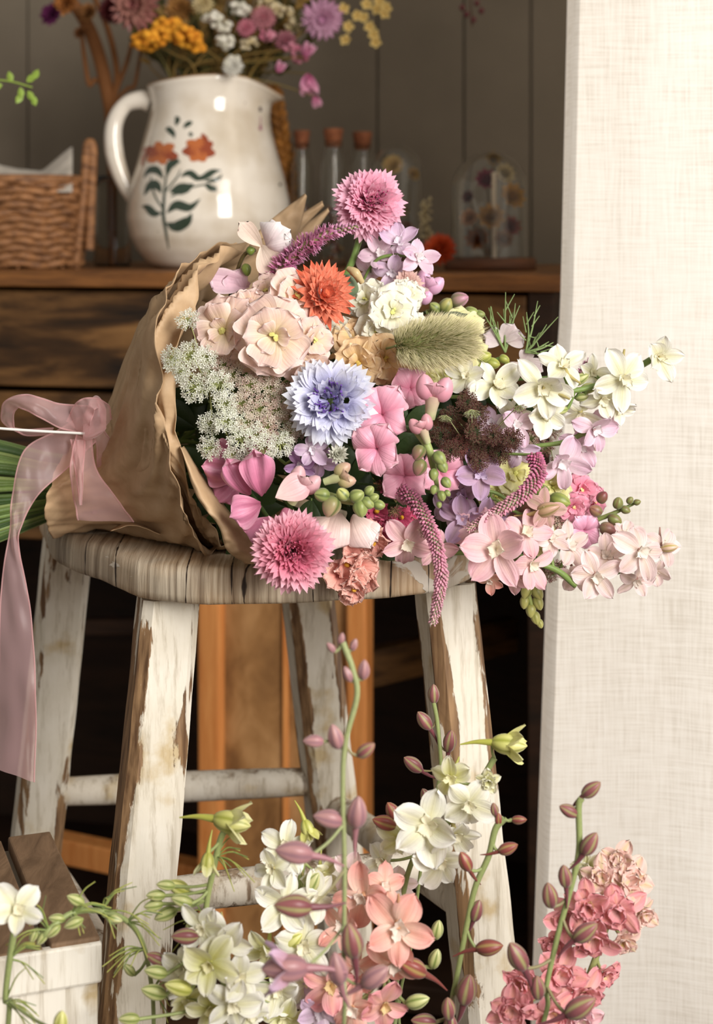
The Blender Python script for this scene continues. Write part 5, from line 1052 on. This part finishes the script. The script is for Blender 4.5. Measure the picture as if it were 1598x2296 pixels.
# scabiosa
T = cornflower('small buff pink scabiosa tucked above the cream white stock', 912, 640, 1.30, 40, fc(.1, .2, 1), L((216, 160, 150)), L((240, 206, 196)), (L((206, 150, 150)), L((230, 190, 180))), [(14, 5, 1, 1.2), (12, 35, .8, 1.1)], lobes=3)
# filler: dark foliage & hidden blooms
rg = random.Random(77)
FILL = [(470, 900), (450, 1060), (500, 1130), (540, 1170), (440, 960), (490, 1090), (560, 1190), (700, 1120), (850, 1110), (930, 1190), (1020, 1190), (960, 860), (830, 860), (1010, 890), (1060, 870), (420, 880), (880, 1030), (930, 1110), (980, 1100), (830, 1060), (790, 1090), (900, 990), (1000, 1130), (1050, 1080), (960, 960), (700, 1060), (640, 1060), (740, 980), (880, 1150), (1080, 1130), (1120, 1060), (960, 760), (1150, 980), (1200, 1080), (1240, 1160), (1120, 1180), (860, 1180)]
for i, (x, y) in enumerate(FILL):
    D = DB(x, y)+.055; b0 = P(x, y, D); T = thing('leafy_sprig', 'dark green leafy sprig deep inside the bouquet', 'foliage', b0, 'dark leafy sprigs inside the bouquet')
    for k in range(5):
        a = rg.uniform(0, 6.28); l = rg.uniform(.028, .045); d = V3(math.cos(a), math.sin(a), rg.uniform(-.2, .3)); leafblade(T, [b0, b0+d*l*.5+np.array([0, -.003, .003]), b0+d*l], l*.42, DGREEN*rg.uniform(.4, 1.0))
    if NECK[0] < 75: add_stem(T, b0, .0015)
# ================================================================ larkspurs in front
FG = 'larkspurs standing in front of the stool'
pot = thing('metal_bucket', 'grey metal bucket on the floor holding the front larkspurs', 'bucket', (.02, 1.08, 0)) 
M_ZINC = flatmat('zinc', (150, 152, 152), .45, .5, Metallic=.9)
mb = MB(); lathe(mb, np.array([.02, 1.08, 0.0]), [(.0005, 0.001), (.075, 0.001), (.078, .01), (.098, .26), (.101, .262), (.101, .258), (.096, .255), (.076, .012), (.0005, .01)], n=48); mb.build('bucket_body', M_ZINC, pot)
def pb(px, py, D, k=0):   # stem foot in the bucket
    a = k*2.4; return np.array([.02+.04*math.cos(a), 1.08+.04*math.sin(a), .03])
fk = [0]
def FL(label, stem, fl=(), buds=(), **kw):
    fk[0] += 1; k = fk[0]; a = k*2.4; s0 = P(*stem[0])
    lowdir = s0-P(*stem[1]); rim = np.array([.02+.07*math.cos(a), 1.08+.05*math.sin(a), .25])
    if s0[0] > -.10: base = [np.array([.02+.03*math.cos(a), 1.08+.03*math.sin(a), .02]), rim*.85+np.array([.02, 1.08, .22])*.15]
    else: base = [np.array([s0[0]-.02+.012*math.cos(a), s0[1]+.0+.012*math.sin(a), .02]), np.array([s0[0]-.01+.015*math.cos(a), s0[1]+.01*math.sin(a), .2])]
    rg = random.Random(sum(map(ord, label)))
    return larkspur(label, base+[P(*q) for q in stem], fl, buds, group=FG, **kw)
SP = L((146, 152, 104))
FL('tall bud-only larkspur spire with dusty pink buds, nearest in front of the orange door stile',
   [(768, 2330, 1.0), (770, 2150, 1.0), (772, 1950, 1.0), (768, 1760, 1.0), (775, 1660, 1.0), (800, 1560, 1.0), (790, 1500, 1.0), (768, 1440, 1.0)], (),
   [(765, 1432, 1.0, 30, 80, BUDP, False), (742, 1452, 1.0, 30, 130, BUDP, False), (793, 1446, 1.0, 32, 70, BUDP, False), (815, 1502, 1.0, 50, 85, BUDP, False), (780, 1512, 1.0, 42, 115, BUDP, False), (752, 1652, 1.0, 64, 105, BUDP, False), (703, 1662, 1.0, 50, 175, BUDP, False), (820, 1682, 1.0, 52, 40, BUDM, False),
    (800, 1822, 1.0, 82, 85, BUDP, True), (737, 1836, 1.0, 74, 165, BUDP, False), (660, 1912, .98, 92, 168, BUDP, True), (658, 2032, .98, 92, 172, BUDM, True), (640, 2172, .97, 110, 178, BUDP, True, L((206, 176, 200))), (756, 2172, .98, 84, 100, BUDP, True), (788, 2110, .99, 90, 100, BUDM, True), (840, 2190, .99, 80, 40, BUDP, True)], r=.0016, stemcol=SP)
FL('white and yellow-green larkspur at the lower left, in front of the stool leg',
   [(520, 2330, 1.10), (508, 2230, 1.10), (470, 2120, 1.10), (462, 2040, 1.10), (478, 1950, 1.10), (495, 1880, 1.10), (510, 1855, 1.10)],
   [(500, 2110, 1.085, 72, fc(.1, .1, 1), WHITE), (455, 2080, 1.085, 58, fc(-.2, .2, 1), WHITE), (470, 2160, 1.075, 70, fc(-.1, 0, 1), CREAM), (410, 2170, 1.09, 60, fc(-.3, 0, 1), WHITE), (535, 2190, 1.085, 60, fc(.2, 0, 1), WHITE), (520, 2250, 1.08, 66, fc(.1, -.2, 1), WHITE), (470, 2260, 1.09, 60, fc(-.1, -.1, 1), CREAM), (560, 2275, 1.09, 50, fc(.3, -.2, 1), WHITE), (420, 2240, 1.10, 50, fc(-.2, 0, 1), CREAM)],
   [(518, 1843, 1.10, 92, -8, BUDY, True, L((240, 236, 180))), (464, 1938, 1.09, 56, -95, BUDY, True, L((240, 236, 190))), (372, 1985, 1.10, 44, 170, BUDG, True), (350, 2008, 1.10, 46, 175, BUDG, False), (345, 2030, 1.10, 46, 185, BUDG, False), (372, 2050, 1.10, 56, 200, BUDG, False), (408, 2020, 1.09, 52, 160, BUDG, False), (440, 2060, 1.09, 46, 150, BUDG, False), (415, 2100, 1.08, 64, 175, BUDM, False), (425, 2085, 1.09, 34, 110, BUDG, False),
    (400, 1990, 1.105, 60, 150, BUDY, False), (350, 2180, 1.08, 56, 165, BUDG, False), (345, 2225, 1.08, 62, 160, BUDG, False), (290, 2285, 1.08, 50, 175, BUDG, False), (400, 2215, 1.07, 66, 160, BUDY, False), (350, 2150, 1.09, 52, 150, BUDM, False)], r=.0018, stemcol=PGREEN, feather=4)
FL('curved green larkspur tip arching over the brown slatted box lid',
   [(345, 2330, 1.13), (338, 2200, 1.12), (318, 2110, 1.10), (280, 2062, 1.09), (220, 2042, 1.08), (160, 2048, 1.07), (110, 2085, 1.06), (92, 2110, 1.06)], (),
   [(170, 2018, 1.07, 46, 150, BUDG, False), (255, 2060, 1.085, 42, -10, BUDG, False), (128, 2060, 1.065, 40, 170, BUDG, False), (165, 2070, 1.06, 46, 200, BUDG, False), (120, 2088, 1.06, 40, 220, BUDG, False), (95, 2102, 1.06, 40, 235, BUDG, False), (75, 2098, 1.06, 34, 250, BUDG, False), (290, 2175, 1.11, 38, 130, BUDG, False)], r=.0017, stemcol=GREEN2, feather=8)
FL('single white larkspur flower on a thin stem at the left picture edge', [(15, 2330, 1.04), (12, 2240, 1.04), (22, 2150, 1.04), (34, 2075, 1.04)], [(38, 2040, 1.035, 60, fc(.3, .2, .9), WHITE), (5, 2020, 1.045, 40, fc(-.4, .2, .9), WHITE)], [(135, 2292, 1.0, 60, 80, BUDY, False)], r=.0018, stemcol=GREEN2, feather=4)
FL('white larkspur spire with a hooked yellow top bud, left of the dusty pink bud spire', [(640, 2330, 1.14), (660, 2200, 1.14), (655, 2080, 1.14), (672, 1980, 1.14), (683, 1905, 1.14)],
   [(640, 1900, 1.135, 58, fc(-.2, .2, 1), WHITE), (612, 1948, 1.13, 50, fc(-.4, 0, .9), WHITE), (640, 2025, 1.125, 66, fc(-.2, 0, 1), WHITE), (700, 2010, 1.13, 62, fc(.3, .1, .9), WHITE), (600, 2130, 1.125, 60, fc(-.4, 0, .9), CREAM), (680, 2120, 1.12, 70, fc(.1, 0, 1), WHITE), (720, 1960, 1.14, 52, fc(.4, .1, .9), CREAM), (620, 2220, 1.125, 62, fc(-.1, -.1, 1), WHITE), (690, 2200, 1.13, 56, fc(.2, -.1, 1), WHITE), (640, 2280, 1.125, 60, fc(-.2, -.2, 1), CREAM)],
   [(690, 1862, 1.135, 54, -70, BUDY, True, L((226, 222, 140))), (700, 1980, 1.13, 60, 60, BUDG, False), (655, 2110, 1.12, 60, 40, BUDY, False)], r=.0017, stemcol=PGREEN)
FL('coral pink larkspur with a large open flower, lower middle', [(850, 2330, 1.14), (865, 2220, 1.13), (855, 2100, 1.13), (840, 2010, 1.13), (825, 1960, 1.14)],
   [(893, 2082, 1.095, 84, fc(.1, .1, 1), CORAL, False, V3(0, .95, .1)), (880, 2160, 1.105, 66, fc(.1, -.3, .9), CORAL), (815, 2010, 1.12, 66, fc(-.2, .2, .9), CORAL), (790, 1960, 1.13, 52, fc(-.2, .3, .9), PALEP), (860, 1990, 1.125, 50, fc(.2, .3, .9), CORAL), (770, 2080, 1.12, 56, fc(-.3, 0, .9), CORAL), (800, 2170, 1.12, 60, fc(-.1, 0, 1), CORAL), (740, 2210, 1.115, 62, fc(-.2, 0, 1), ROSE), (860, 2250, 1.11, 62, fc(.1, -.1, 1), ROSE), (790, 2260, 1.11, 60, fc(0, -.1, 1), CORAL), (720, 2270, 1.12, 54, fc(-.2, -.1, 1), LILAC), (690, 2250, 1.13, 50, fc(-.3, 0, 1), LILAC)],
   [(980, 2085, 1.13, 50, 80, BUDG, False), (975, 2150, 1.125, 52, 75, BUDG, False), (925, 2170, 1.10, 76, 150, BUDR, True), (935, 2245, 1.11, 60, 20, BUDG, False)], r=.0018, stemcol=PGREEN)
FL('white larkspur with hooked yellow-green top bud, in front of the right stool leg', [(880, 2330, 1.19), (890, 2180, 1.18), (905, 2000, 1.17), (940, 1900, 1.165), (1000, 1850, 1.16), (1070, 1760, 1.16), (1108, 1700, 1.16)],
   [(1010, 1745, 1.155, 56, fc(0, .4, .9), CREAM), (1050, 1800, 1.15, 66, fc(.3, .1, .9), WHITE), (960, 1850, 1.14, 84, fc(-.1, .1, 1), WHITE), (985, 1930, 1.14, 66, fc(.1, -.2, 1), WHITE), (1020, 1870, 1.155, 56, fc(.3, -.1, .9), WHITE), (905, 1880, 1.155, 58, fc(-.3, .1, .9), CREAM), (1095, 1750, 1.15, 30, fc(0, -.1, 1), CREAM, True), (860, 1930, 1.165, 52, fc(-.3, .3, .9), WHITE), (890, 1985, 1.17, 46, fc(-.2, 0, .9), PALEP)],
   [(1140, 1668, 1.15, 84, -3, BUDY, True, L((236, 232, 160))), (882, 1822, 1.16, 58, 120, BUDR, False), (862, 1845, 1.155, 60, 160, BUDR, False)], r=.0018, stemcol=GREEN2)
FL('thin larkspur spire with six maroon buds rising before the right stool leg', [(900, 2330, 1.22), (925, 2100, 1.21), (950, 1900, 1.205), (975, 1790, 1.2), (988, 1720, 1.2), (980, 1620, 1.2), (972, 1575, 1.2)], (),
   [(972, 1556, 1.2, 48, 92, BUDM, False), (951, 1616, 1.2, 54, 125, BUDM, True), (1008, 1662, 1.2, 56, 82, BUDM, True), (926, 1714, 1.2, 56, 140, BUDM, True), (956, 1788, 1.2, 48, 115, BUDM, False)], r=.0013, stemcol=GREEN2)
FL('maroon-budded larkspur spire branching in front of the right stool leg', [(985, 2330, 1.12), (1015, 2230, 1.12), (1045, 2080, 1.12), (1065, 1990, 1.12), (1095, 1920, 1.12), (1110, 1860, 1.12), (1130, 1835, 1.12)], (),
   [(1118, 1838, 1.12, 34, 95, BUDR, False), (1163, 1838, 1.12, 36, 5, BUDR, False), (1138, 1902, 1.115, 50, 25, BUDR, True), (1108, 1815, 1.12, 34, 100, BUDM, True), (1043, 1932, 1.115, 54, 115, BUDR, True), (1068, 2042, 1.12, 56, 75, BUDM, True), (1096, 2124, 1.115, 66, 12, BUDR, True), (1046, 2220, 1.11, 80, 80, BUDM, True), (1005, 2262, 1.10, 58, 95, BUDM, True), (950, 2290, 1.11, 60, 170, BUDM, False), (1010, 2300, 1.11, 60, 90, BUDM, False)], r=.0019, stemcol=GREEN2)
FL('maroon-budded larkspur spire standing in front of the curtain', [(1205, 2330, 1.08), (1225, 2210, 1.08), (1252, 2090, 1.08), (1285, 1970, 1.08), (1298, 1900, 1.08), (1297, 1810, 1.08), (1303, 1790, 1.08)], (),
   [(1325, 1770, 1.08, 56, 42, BUDM, True), (1275, 1818, 1.08, 52, 150, BUDM, False), (1322, 1892, 1.075, 64, 62, BUDM, True), (1266, 1965, 1.075, 58, 98, BUDM, True), (1232, 2008, 1.075, 66, 100, BUDM, False), (1312, 2090, 1.07, 70, 40, BUDM, True), (1160, 2145, 1.07, 80, 118, BUDM, True), (1205, 2215, 1.075, 62, 95, BUDM, False), (1300, 2258, 1.06, 84, 35, BUDM, True)], r=.0018, stemcol=GREEN2)
FL('ruffled salmon pink double larkspur at the lower right in front of the curtain', [(1290, 2330, 1.15), (1310, 2220, 1.15), (1345, 2120, 1.15), (1375, 2020, 1.15), (1385, 1960, 1.15)],
   [(1385, 1930, 1.15, 46, fc(.1, .5, .8), SALM, True), (1410, 1975, 1.145, 56, fc(.3, .2, .9), SALM, True), (1350, 1970, 1.145, 50, fc(-.2, .3, .9), SALM, True), (1320, 2030, 1.13, 62, fc(-.3, .1, .9), ROSE, True), (1385, 2040, 1.13, 62, fc(.1, 0, 1), ROSE, True), (1435, 2045, 1.15, 46, fc(.5, 0, .8), SALM, True), (1330, 2100, 1.13, 62, fc(-.1, -.1, 1), ROSE, True), (1270, 2060, 1.145, 52, fc(-.4, 0, .9), ROSE, True), (1395, 2105, 1.145, 46, fc(.3, -.3, .9), SALM, True), (1245, 2110, 1.15, 46, fc(-.3, -.1, .9), ROSE, True), (1350, 2180, 1.15, 46, fc(.3, -.2, .9), ROSE, True), (1320, 1955, 1.155, 40, fc(-.3, .4, .8), CREAM, True)], (), r=.0021, stemcol=PGREEN)
FL('strong pink ruffled double larkspur at the very bottom right of the stool leg', [(1215, 2360, 1.14), (1225, 2290, 1.14), (1235, 2200, 1.14), (1240, 2170, 1.14)],
   [(1175, 2205, 1.13, 62, fc(-.3, .1, .9), ROSE, True), (1255, 2190, 1.135, 62, fc(.1, .3, .9), ROSE, True), (1310, 2225, 1.135, 58, fc(.4, .1, .9), ROSE, True), (1150, 2265, 1.12, 58, fc(-.3, 0, .9), ROSE, True), (1230, 2270, 1.12, 70, fc(0, 0, 1), ROSE, True), (1300, 2290, 1.125, 56, fc(.3, 0, .9), PINK, True)], (), r=.0021, stemcol=PGREEN)
# ================================================================ background flowers
BGD = 'dried flowers in the cream jug'; rg = random.Random(50)
def jug_stem(T, p, col, r=.0012): 
    mb = MB(); a = rg.random()*6.28; q = np.array([JX+.05*math.cos(a), JY+.05*math.sin(a), jz(190)]); mb.tube([p, (p+q)/2+np.array([rg.uniform(-.006, .006), 0, .01]), q, np.array([JX, JY, JZ0+.05])], r, col, n=6); mb.build('stem', M_DRY, T)
def dome(label, pts, R, cols, name, bsize, k, cat='flower'):
    T = thing(name, label, cat, P(*pts[0][:3]), BGD)
    for (x, y, D) in pts:
        c = P(x, y, D); mb = MB()
        for i in range(k):
            d = nrm(np.array([rg.gauss(0, 1) for _ in range(3)])); p = c+d*R/F*D*rg.uniform(.5, 1)*np.array([1, 1, .55]); r = bsize/F*D*rg.uniform(.8, 1.2); blob(mb, p-np.array([0, 0, r*.8]), (0, 0, 1), r*1.7, r, L(rg.choice(cols)), L(rg.choice(cols)), n=8, m=5, tip=.5)
        mb.build('blossoms', M_DRY, T); jug_stem(T, c, L((120, 96, 50)))
    return T
dome('orange-yellow button cluster of tansy at the left of the jug mouth', [(350, 82, 2.03), (400, 75, 2.02), (438, 92, 2.03), (370, 60, 2.05), (330, 95, 2.04)], 40, [(222, 150, 44), (236, 170, 56), (206, 130, 36)], 'tansy', 10, 26)
dome('small white dried blossom sprig hanging over the jug rim', [(520, 140, 2.02), (508, 95, 2.04), (500, 60, 2.05), (480, 40, 2.06), (540, 20, 2.06)], 24, [(226, 220, 206), (206, 200, 180)], 'white_statice', 9, 16)
def pompon(label, x, y, D, R, face, c0, c1, name='everlasting', group=BGD, par_stem=True):
    T = strawflower(label, x, y, D, R, face, c0, c1, stem=False, group=group, name=name, lay=((18, -10, 1.0), (16, 15, .95), (14, 40, .8), (10, 62, .6)))
    if par_stem: jug_stem(T, P(x, y, D), L((110, 100, 60)))
    return T
pompon('faded pink and straw everlasting at the top edge above the orange tansy', 302, 14, 2.05, 58, fc(-.2, .1, 1), L((150, 84, 84)), L((206, 160, 140)))
pompon('pale lilac fringed dried flower at the top right of the jug', 722, 42, 2.05, 48, fc(.1, -.2, 1), L((220, 160, 196)), L((240, 206, 222)))
pompon('small pink dried everlasting near the jug mouth centre', 552, 62, 2.05, 22, fc(0, .2, 1), L((206, 120, 140)), L((226, 160, 170)))
pompon('dark red everlasting cut by the top edge, left of the faded pink one', 252, 22, 2.09, 34, fc(-.3, 0, 1), L((90, 34, 40)), L((130, 60, 60)))
pompon('small cream everlasting at the top edge above the jug mouth', 455, 8, 2.06, 26, fc(0, .2, 1), L((200, 180, 130)), L((226, 210, 170)))
pompon('dusty rose dried bloom at the right side of the jug mouth', 640, 92, 2.06, 26, fc(.1, .2, 1), L((170, 96, 110)), L((206, 150, 160)))
for (label, x, y, r, an) in (('pink closed dried bloom dangling right of the jug spout', 692, 190, 26, -85), ('tiny pink dried bud dangling lowest, right of the jug spout', 709, 228, 14, -70), ('magenta dried bud cluster right above the dangling pink bloom', 690, 112, 18, 60), ('mauve dried bud at the right jug rim', 628, 150, 14, 60)):
    T = thing('dried_bud', label, 'flower', P(x, y, 2.04), BGD); c = P(x, y, 2.04); R = r/F*2.04; mb = MB(); a = math.radians(an); ax = V3(math.cos(a), math.sin(a), .2)
    for d in radial(ax, 6, 1): petal(mb, c-ax*R, nrm(ax+d*.35), -d, R*2.1, R*1.3, L((206, 120, 160)), L((232, 176, 200)), a0=.35, a1=-1.0, cup=-.4, shape='ovate', rg=rg)
    mb.build('petals', M_DRY, T); jug_stem(T, c-ax*R, L((130, 110, 60)), .0008)
T = thing('dried_delphinium', 'pale yellow dried flower sprig at the top, right of the jug', 'flower', P(820, 40, 2.06), BGD)
mb = MB()
for (x, y) in ((770, 20), (800, 35), (822, 10), (845, 20), (862, 30), (828, 60), (838, 78), (842, 95), (780, 60), (775, 90), (815, 40), (850, 5), (865, 18)):
    c = P(x, y, 2.06)
    for d in radial(jit(V3(0, 0, 1), .4, rg), 5, rg.random()): petal(mb, c, d, V3(0, 0, 1), .008, .006, L((206, 170, 96)), L((226, 200, 130)), a0=.4, a1=-.3, cup=.3, rg=rg, nu=4, nv=3)
mb.build('blossoms', M_DRY, T); jug_stem(T, P(780, 10, 2.06), L((150, 120, 60)))
T = thing('dried_grass', 'mass of thin dried brown and olive stalks filling the jug mouth', 'grass', (JX, JY, jz(185)), BGD)
for i in range(99):
    th = rg.random()*6.28; r0 = .058*math.sqrt(rg.random()); x0 = np.array([JX+r0*math.cos(th), JY+.012+r0*abs(math.sin(th)), jz(200)]); l = rg.uniform(.06, .17); d = nrm(np.array([math.cos(th)*rg.uniform(.1, 1.1), abs(math.sin(th))*.45+.05, 1])); e = x0+d*l
    mb = MB(); col = L(rg.choice([(110, 84, 44), (86, 78, 40), (140, 110, 60), (70, 66, 36)])); mb.tube([x0-[0, 0, .05], x0, (x0+e)/2+np.array([rg.uniform(-.008, .008), 0, 0]), e], [.0012, .001, .0007], col, n=5, k=4)
    for k in range(rg.randint(4, 9)): q = x0+(e-x0)*rg.uniform(.3, 1); dd = jit(d, .8, rg); petal(mb, q, dd, V3(0, 0, 1), rg.uniform(.012, .028), rg.uniform(.005, .012), col, col*1.4, a1=.4, cup=.4, shape='ovate', nu=3, nv=2, rg=rg)
    mb.build('stalk', M_DRY, T)
pompon('small white papery everlasting low at the jug rim', 522, 150, 2.01, 24, fc(0, .1, 1), L((226, 222, 212)), L((240, 236, 226)))
pompon('rose pink dried bloom right of the white sprig, above the rim', 590, 40, 2.07, 30, fc(.1, .2, 1), L((196, 120, 130)), L((226, 170, 176)))
pompon('golden brown dried bloom behind the tansy', 400, 20, 2.09, 34, fc(-.1, .2, 1), L((150, 100, 50)), L((196, 150, 90)))
dome('tiny cream dried blossoms at the top edge right of centre', [(600, 10, 2.08), (640, 30, 2.08), (560, 100, 2.07), (660, 60, 2.08)], 26, [(206, 186, 140), (226, 210, 176)], 'dried_sprig', 7, 14)
dome('dusty pink tiny dried blossoms right of the jug mouth', [(600, 80, 2.06), (672, 130, 2.06), (655, 110, 2.05)], 22, [(190, 110, 130), (216, 150, 166)], 'dried_sprig', 7, 12)
# brown pods in the glass vase
T = thing('dried_branch', 'bundle of bent brown dried branches in the glass vase behind the basket', 'dried branches', shelfp(252, 2.17)+[0, 0, .004]); v0 = shelfp(252, 2.17)
for path, r in (([(252, 590), (250, 300), (235, 180), (210, 90), (180, 30), (140, -20)], .009), ([(254, 590), (256, 250), (262, 160), (240, 60), (200, -30)], .004), ([(250, 590), (245, 260), (262, 200), (290, 120), (312, -10)], .003), ([(248, 590), (246, 240), (215, 180), (200, 190), (188, 120), (182, 60)], .003), ([(256, 590), (262, 260), (285, 200), (302, 190), (318, 100)], .0025)):
    mb = MB(); mb.tube([P(x, y if y < 580 else 597, 2.17) for x, y in path], [r*.6, r, r, r*.8], L((128, 82, 46)), n=8); mb.build('branch', M_DRY, T)
for (x, y, r, c) in ((118, 35, 30, (84, 30, 66)), (150, 10, 34, (150, 96, 50)), (200, 30, 26, (140, 96, 56)), (180, 75, 16, (110, 70, 40))):
    mb = MB(); cc = P(x, y, 2.16)
    for li in range(3):
        for d in radial(V3(-.3, .2, .8), 9, li*.4): petal(mb, cc, nrm(d+V3(-.3, .2, .8)*li*.6), V3(0, 0, 1), r/F*2.16, r/F*2.16*.5, L(c), L(c)*1.3, a0=.3, a1=.2, cup=.4, rg=rg, nu=4, nv=3)
    mb.build('seed_head', M_DRY, T)
# braided ornament behind the jug
M_BRAID = wood('braided_straw', [(.3, L((96, 58, 20))), (.7, L((176, 116, 48)))], (1, 1, 1), 50, .7, .4)
T = thing('straw_braid', 'golden brown braided straw ornament standing behind the right side of the jug', 'ornament', P(650, 600, 2.22))
for k in range(3):
    mb = MB(); pts = []
    for i in range(70):
        t = i/69; x, y = (np.interp(t, [0, .25, .5, .75, 1], [612, 630, 648, 652, 640]), np.interp(t, [0, 1], [195, 606])); ph = t*38+k*2.094; p = P(x, y, 2.22)
        pts.append(p+np.array([.007*math.sin(ph), .005*math.sin(2*ph), 0]))
    mb.tube(pts, .0055, (1, 1, 1), n=7, k=1, smooth=False); mb.build('strand', M_BRAID, T)
# glass cloches
def cloche(label, px, D, wpx, top, balls):
    c = shelfp(px, D); R = wpx/2/F*D; h = (H-top)/F*D-TZ; T = thing('glass_cloche', label, 'glass dome', c, 'glass cloches of dried flowers')
    mb = MB(); lathe(mb, c, [(.0002, 0), (R*1.18, 0), (R*1.2, .003), (R*1.2, .012), (R*1.15, .0145), (.0002, .0145)], n=48); mb.build('wooden_base', M_BARK, T)
    prof = [(R, .0146), (R, h-R)]+[(R*math.cos(a), h-R+R*math.sin(a)) for a in np.linspace(.15, 1.5, 10)]+[(.0002, h)]
    mb = MB(); lathe(mb, c, prof+[(max(.0002, r-.0012), z-.0012 if z > h-R else z) for r, z in prof[::-1]], n=48); mb.build('glass_dome', M_GLASS, T)
    dome_items.append((label, c, R, h, balls))
dome_items = []
cloche('wide glass cloche on a wooden base at the right end of the sideboard', 1098, 2.02, 172, 340, 1)
cloche('taller narrow glass cloche hidden partly behind the tall pink cornflower', 890, 2.12, 110, 325, 0)
def dried_set(label, c, R, items, name='dried_posy'):
    T = thing(name, label, 'dried flowers', c)
    for (x, y, z, r, col, k) in items:
        p = c+np.array([x*R, y*R, z]); mb = MB(); n = nrm([x, -1, .4]); rr = r
        for li in range(3):
            for d in radial(n, k, li*.5): petal(mb, p, nrm(d*1.1+n*(.2+.7*li)), n, rr*(1-.15*li), rr*.5, L(col), np.clip(L(col)*1.35, 0, 1), a0=.2, a1=.4, cup=.4, rg=rg, nu=4, nv=3)
        f = mb.build('bloom', M_DRY, T); mb = MB(); mb.tube([p, p*.5+c*.5+np.array([.003, 0, 0]), c+np.array([0, 0, .018])], .0011, L((110, 86, 46)), n=5); mb.build('stem', M_DRY, T)
_, c, R, h, _b = dome_items[0]
dried_set('dried posy of dark red, ochre and cream flowers inside the wide cloche', c, R, [(-.1, -.1, .105, .016, (110, 30, 50), 9), (.35, 0, .112, .015, (170, 150, 110), 10), (.5, -.2, .085, .02, (160, 116, 50), 9), (-.5, 0, .060, .014, (176, 130, 96), 9), (.0, -.3, .06, .02, (150, 110, 60), 9), (.5, .1, .05, .016, (120, 50, 36), 9), (-.3, .1, .035, .018, (130, 80, 46), 9), (.1, .2, .13, .012, (140, 110, 60), 8), (-.55, -.1, .085, .010, (90, 40, 40), 8), (.3, -.3, .035, .014, (110, 70, 40), 8)])
mb = MB(); mb.tube([c+[.004, -R*.3, .0146], c+[.003, -R*.3, .115]], .0028, L((206, 186, 160)), n=9); tag(mb.build('dome_reflection_rod', M_DRY), 'straight pale rod in the wide cloche, standing in for a window reflection', 'reflection stand-in')  # pale rod modelled in place of the vertical window reflection on the dome
_, c, R, h, _b = dome_items[1]
dried_set('dried posy of cream button flowers inside the narrow cloche', c, R, [(-.15, -.2, .125, .016, (206, 176, 116), 12), (.6, 0, .115, .011, (186, 150, 90), 10), (.1, 0, .07, .014, (150, 126, 80), 9), (.3, -.2, .045, .014, (130, 70, 50), 9), (-.3, 0, .05, .014, (110, 90, 60), 9)])
strawflower('orange red strawflower head lying on the sideboard in front of the wide cloche', 985, 560, 1.93, 40, fc(-.2, .4, .6), L((196, 66, 30)), L((226, 110, 60)), stem=False, group='loose dried flowers on the sideboard')
T = thing('dried_sprig', 'pale dried sprig standing between the two cloches', 'dried flowers', shelfp(955, 2.05)); mb = MB(); mb.tube([shelfp(955, 2.05), P(958, 540, 2.05), P(950, 450, 2.05)], .0012, L((160, 140, 96)), n=6)
for i in range(36): q = P(955+rg.uniform(-14, 16), 450+rg.random()*100, 2.05); blob(mb, q, V3(rg.uniform(-1, 1), 1, 0), .006, .0022, L((176, 158, 120)), L((206, 190, 150)), n=6, m=4)
mb.build('sprig', M_DRY, T)
# hanging berries and green sprig
T = thing('hanging_berry_sprig', 'dark red berry sprig dangling in front of the wall at the top', 'dried flowers', P(1055, -30, 2.15))
mb = MB(); mb.tube([P(1050, -60, 2.15), P(1055, 10, 2.15), P(1058, 60, 2.15)], .0009, L((90, 60, 50)), n=6); mb.build('stem', M_DRY, T)
for (x, y) in ((1035, 25), (1078, 32), (1060, 52), (1068, 15), (1045, 40)):
    mb = MB(); blob(mb, P(x, y, 2.15), V3(.1, 1, 0), .009, .0042, L((96, 34, 40)), L((120, 50, 54)), n=9, m=6); mb.build('berry', M_WAXY, T)
T = thing('green_sprig', 'blurred light green leaf sprig reaching in at the upper left edge', 'foliage', P(-40, 185, 1.75))
mb = MB(); mb.tube([P(-40, 178, 1.75), P(20, 182, 1.75), P(72, 196, 1.75)], .0011, L((130, 150, 60)), n=6); mb.build('stem', M_GREEN, T)
for (x, y, an) in ((5, 190, 200), (25, 185, 100), (45, 196, -80), (60, 184, 40), (62, 204, -60), (74, 178, 60), (72, 214, -70), (50, 210, -120)):
    a = math.radians(an); b0 = P(x, y, 1.75); d = V3(math.cos(a), math.sin(a), .2); leafblade(T, [b0, b0+d*.006, b0+d*.012], .007, L((150, 176, 74)))
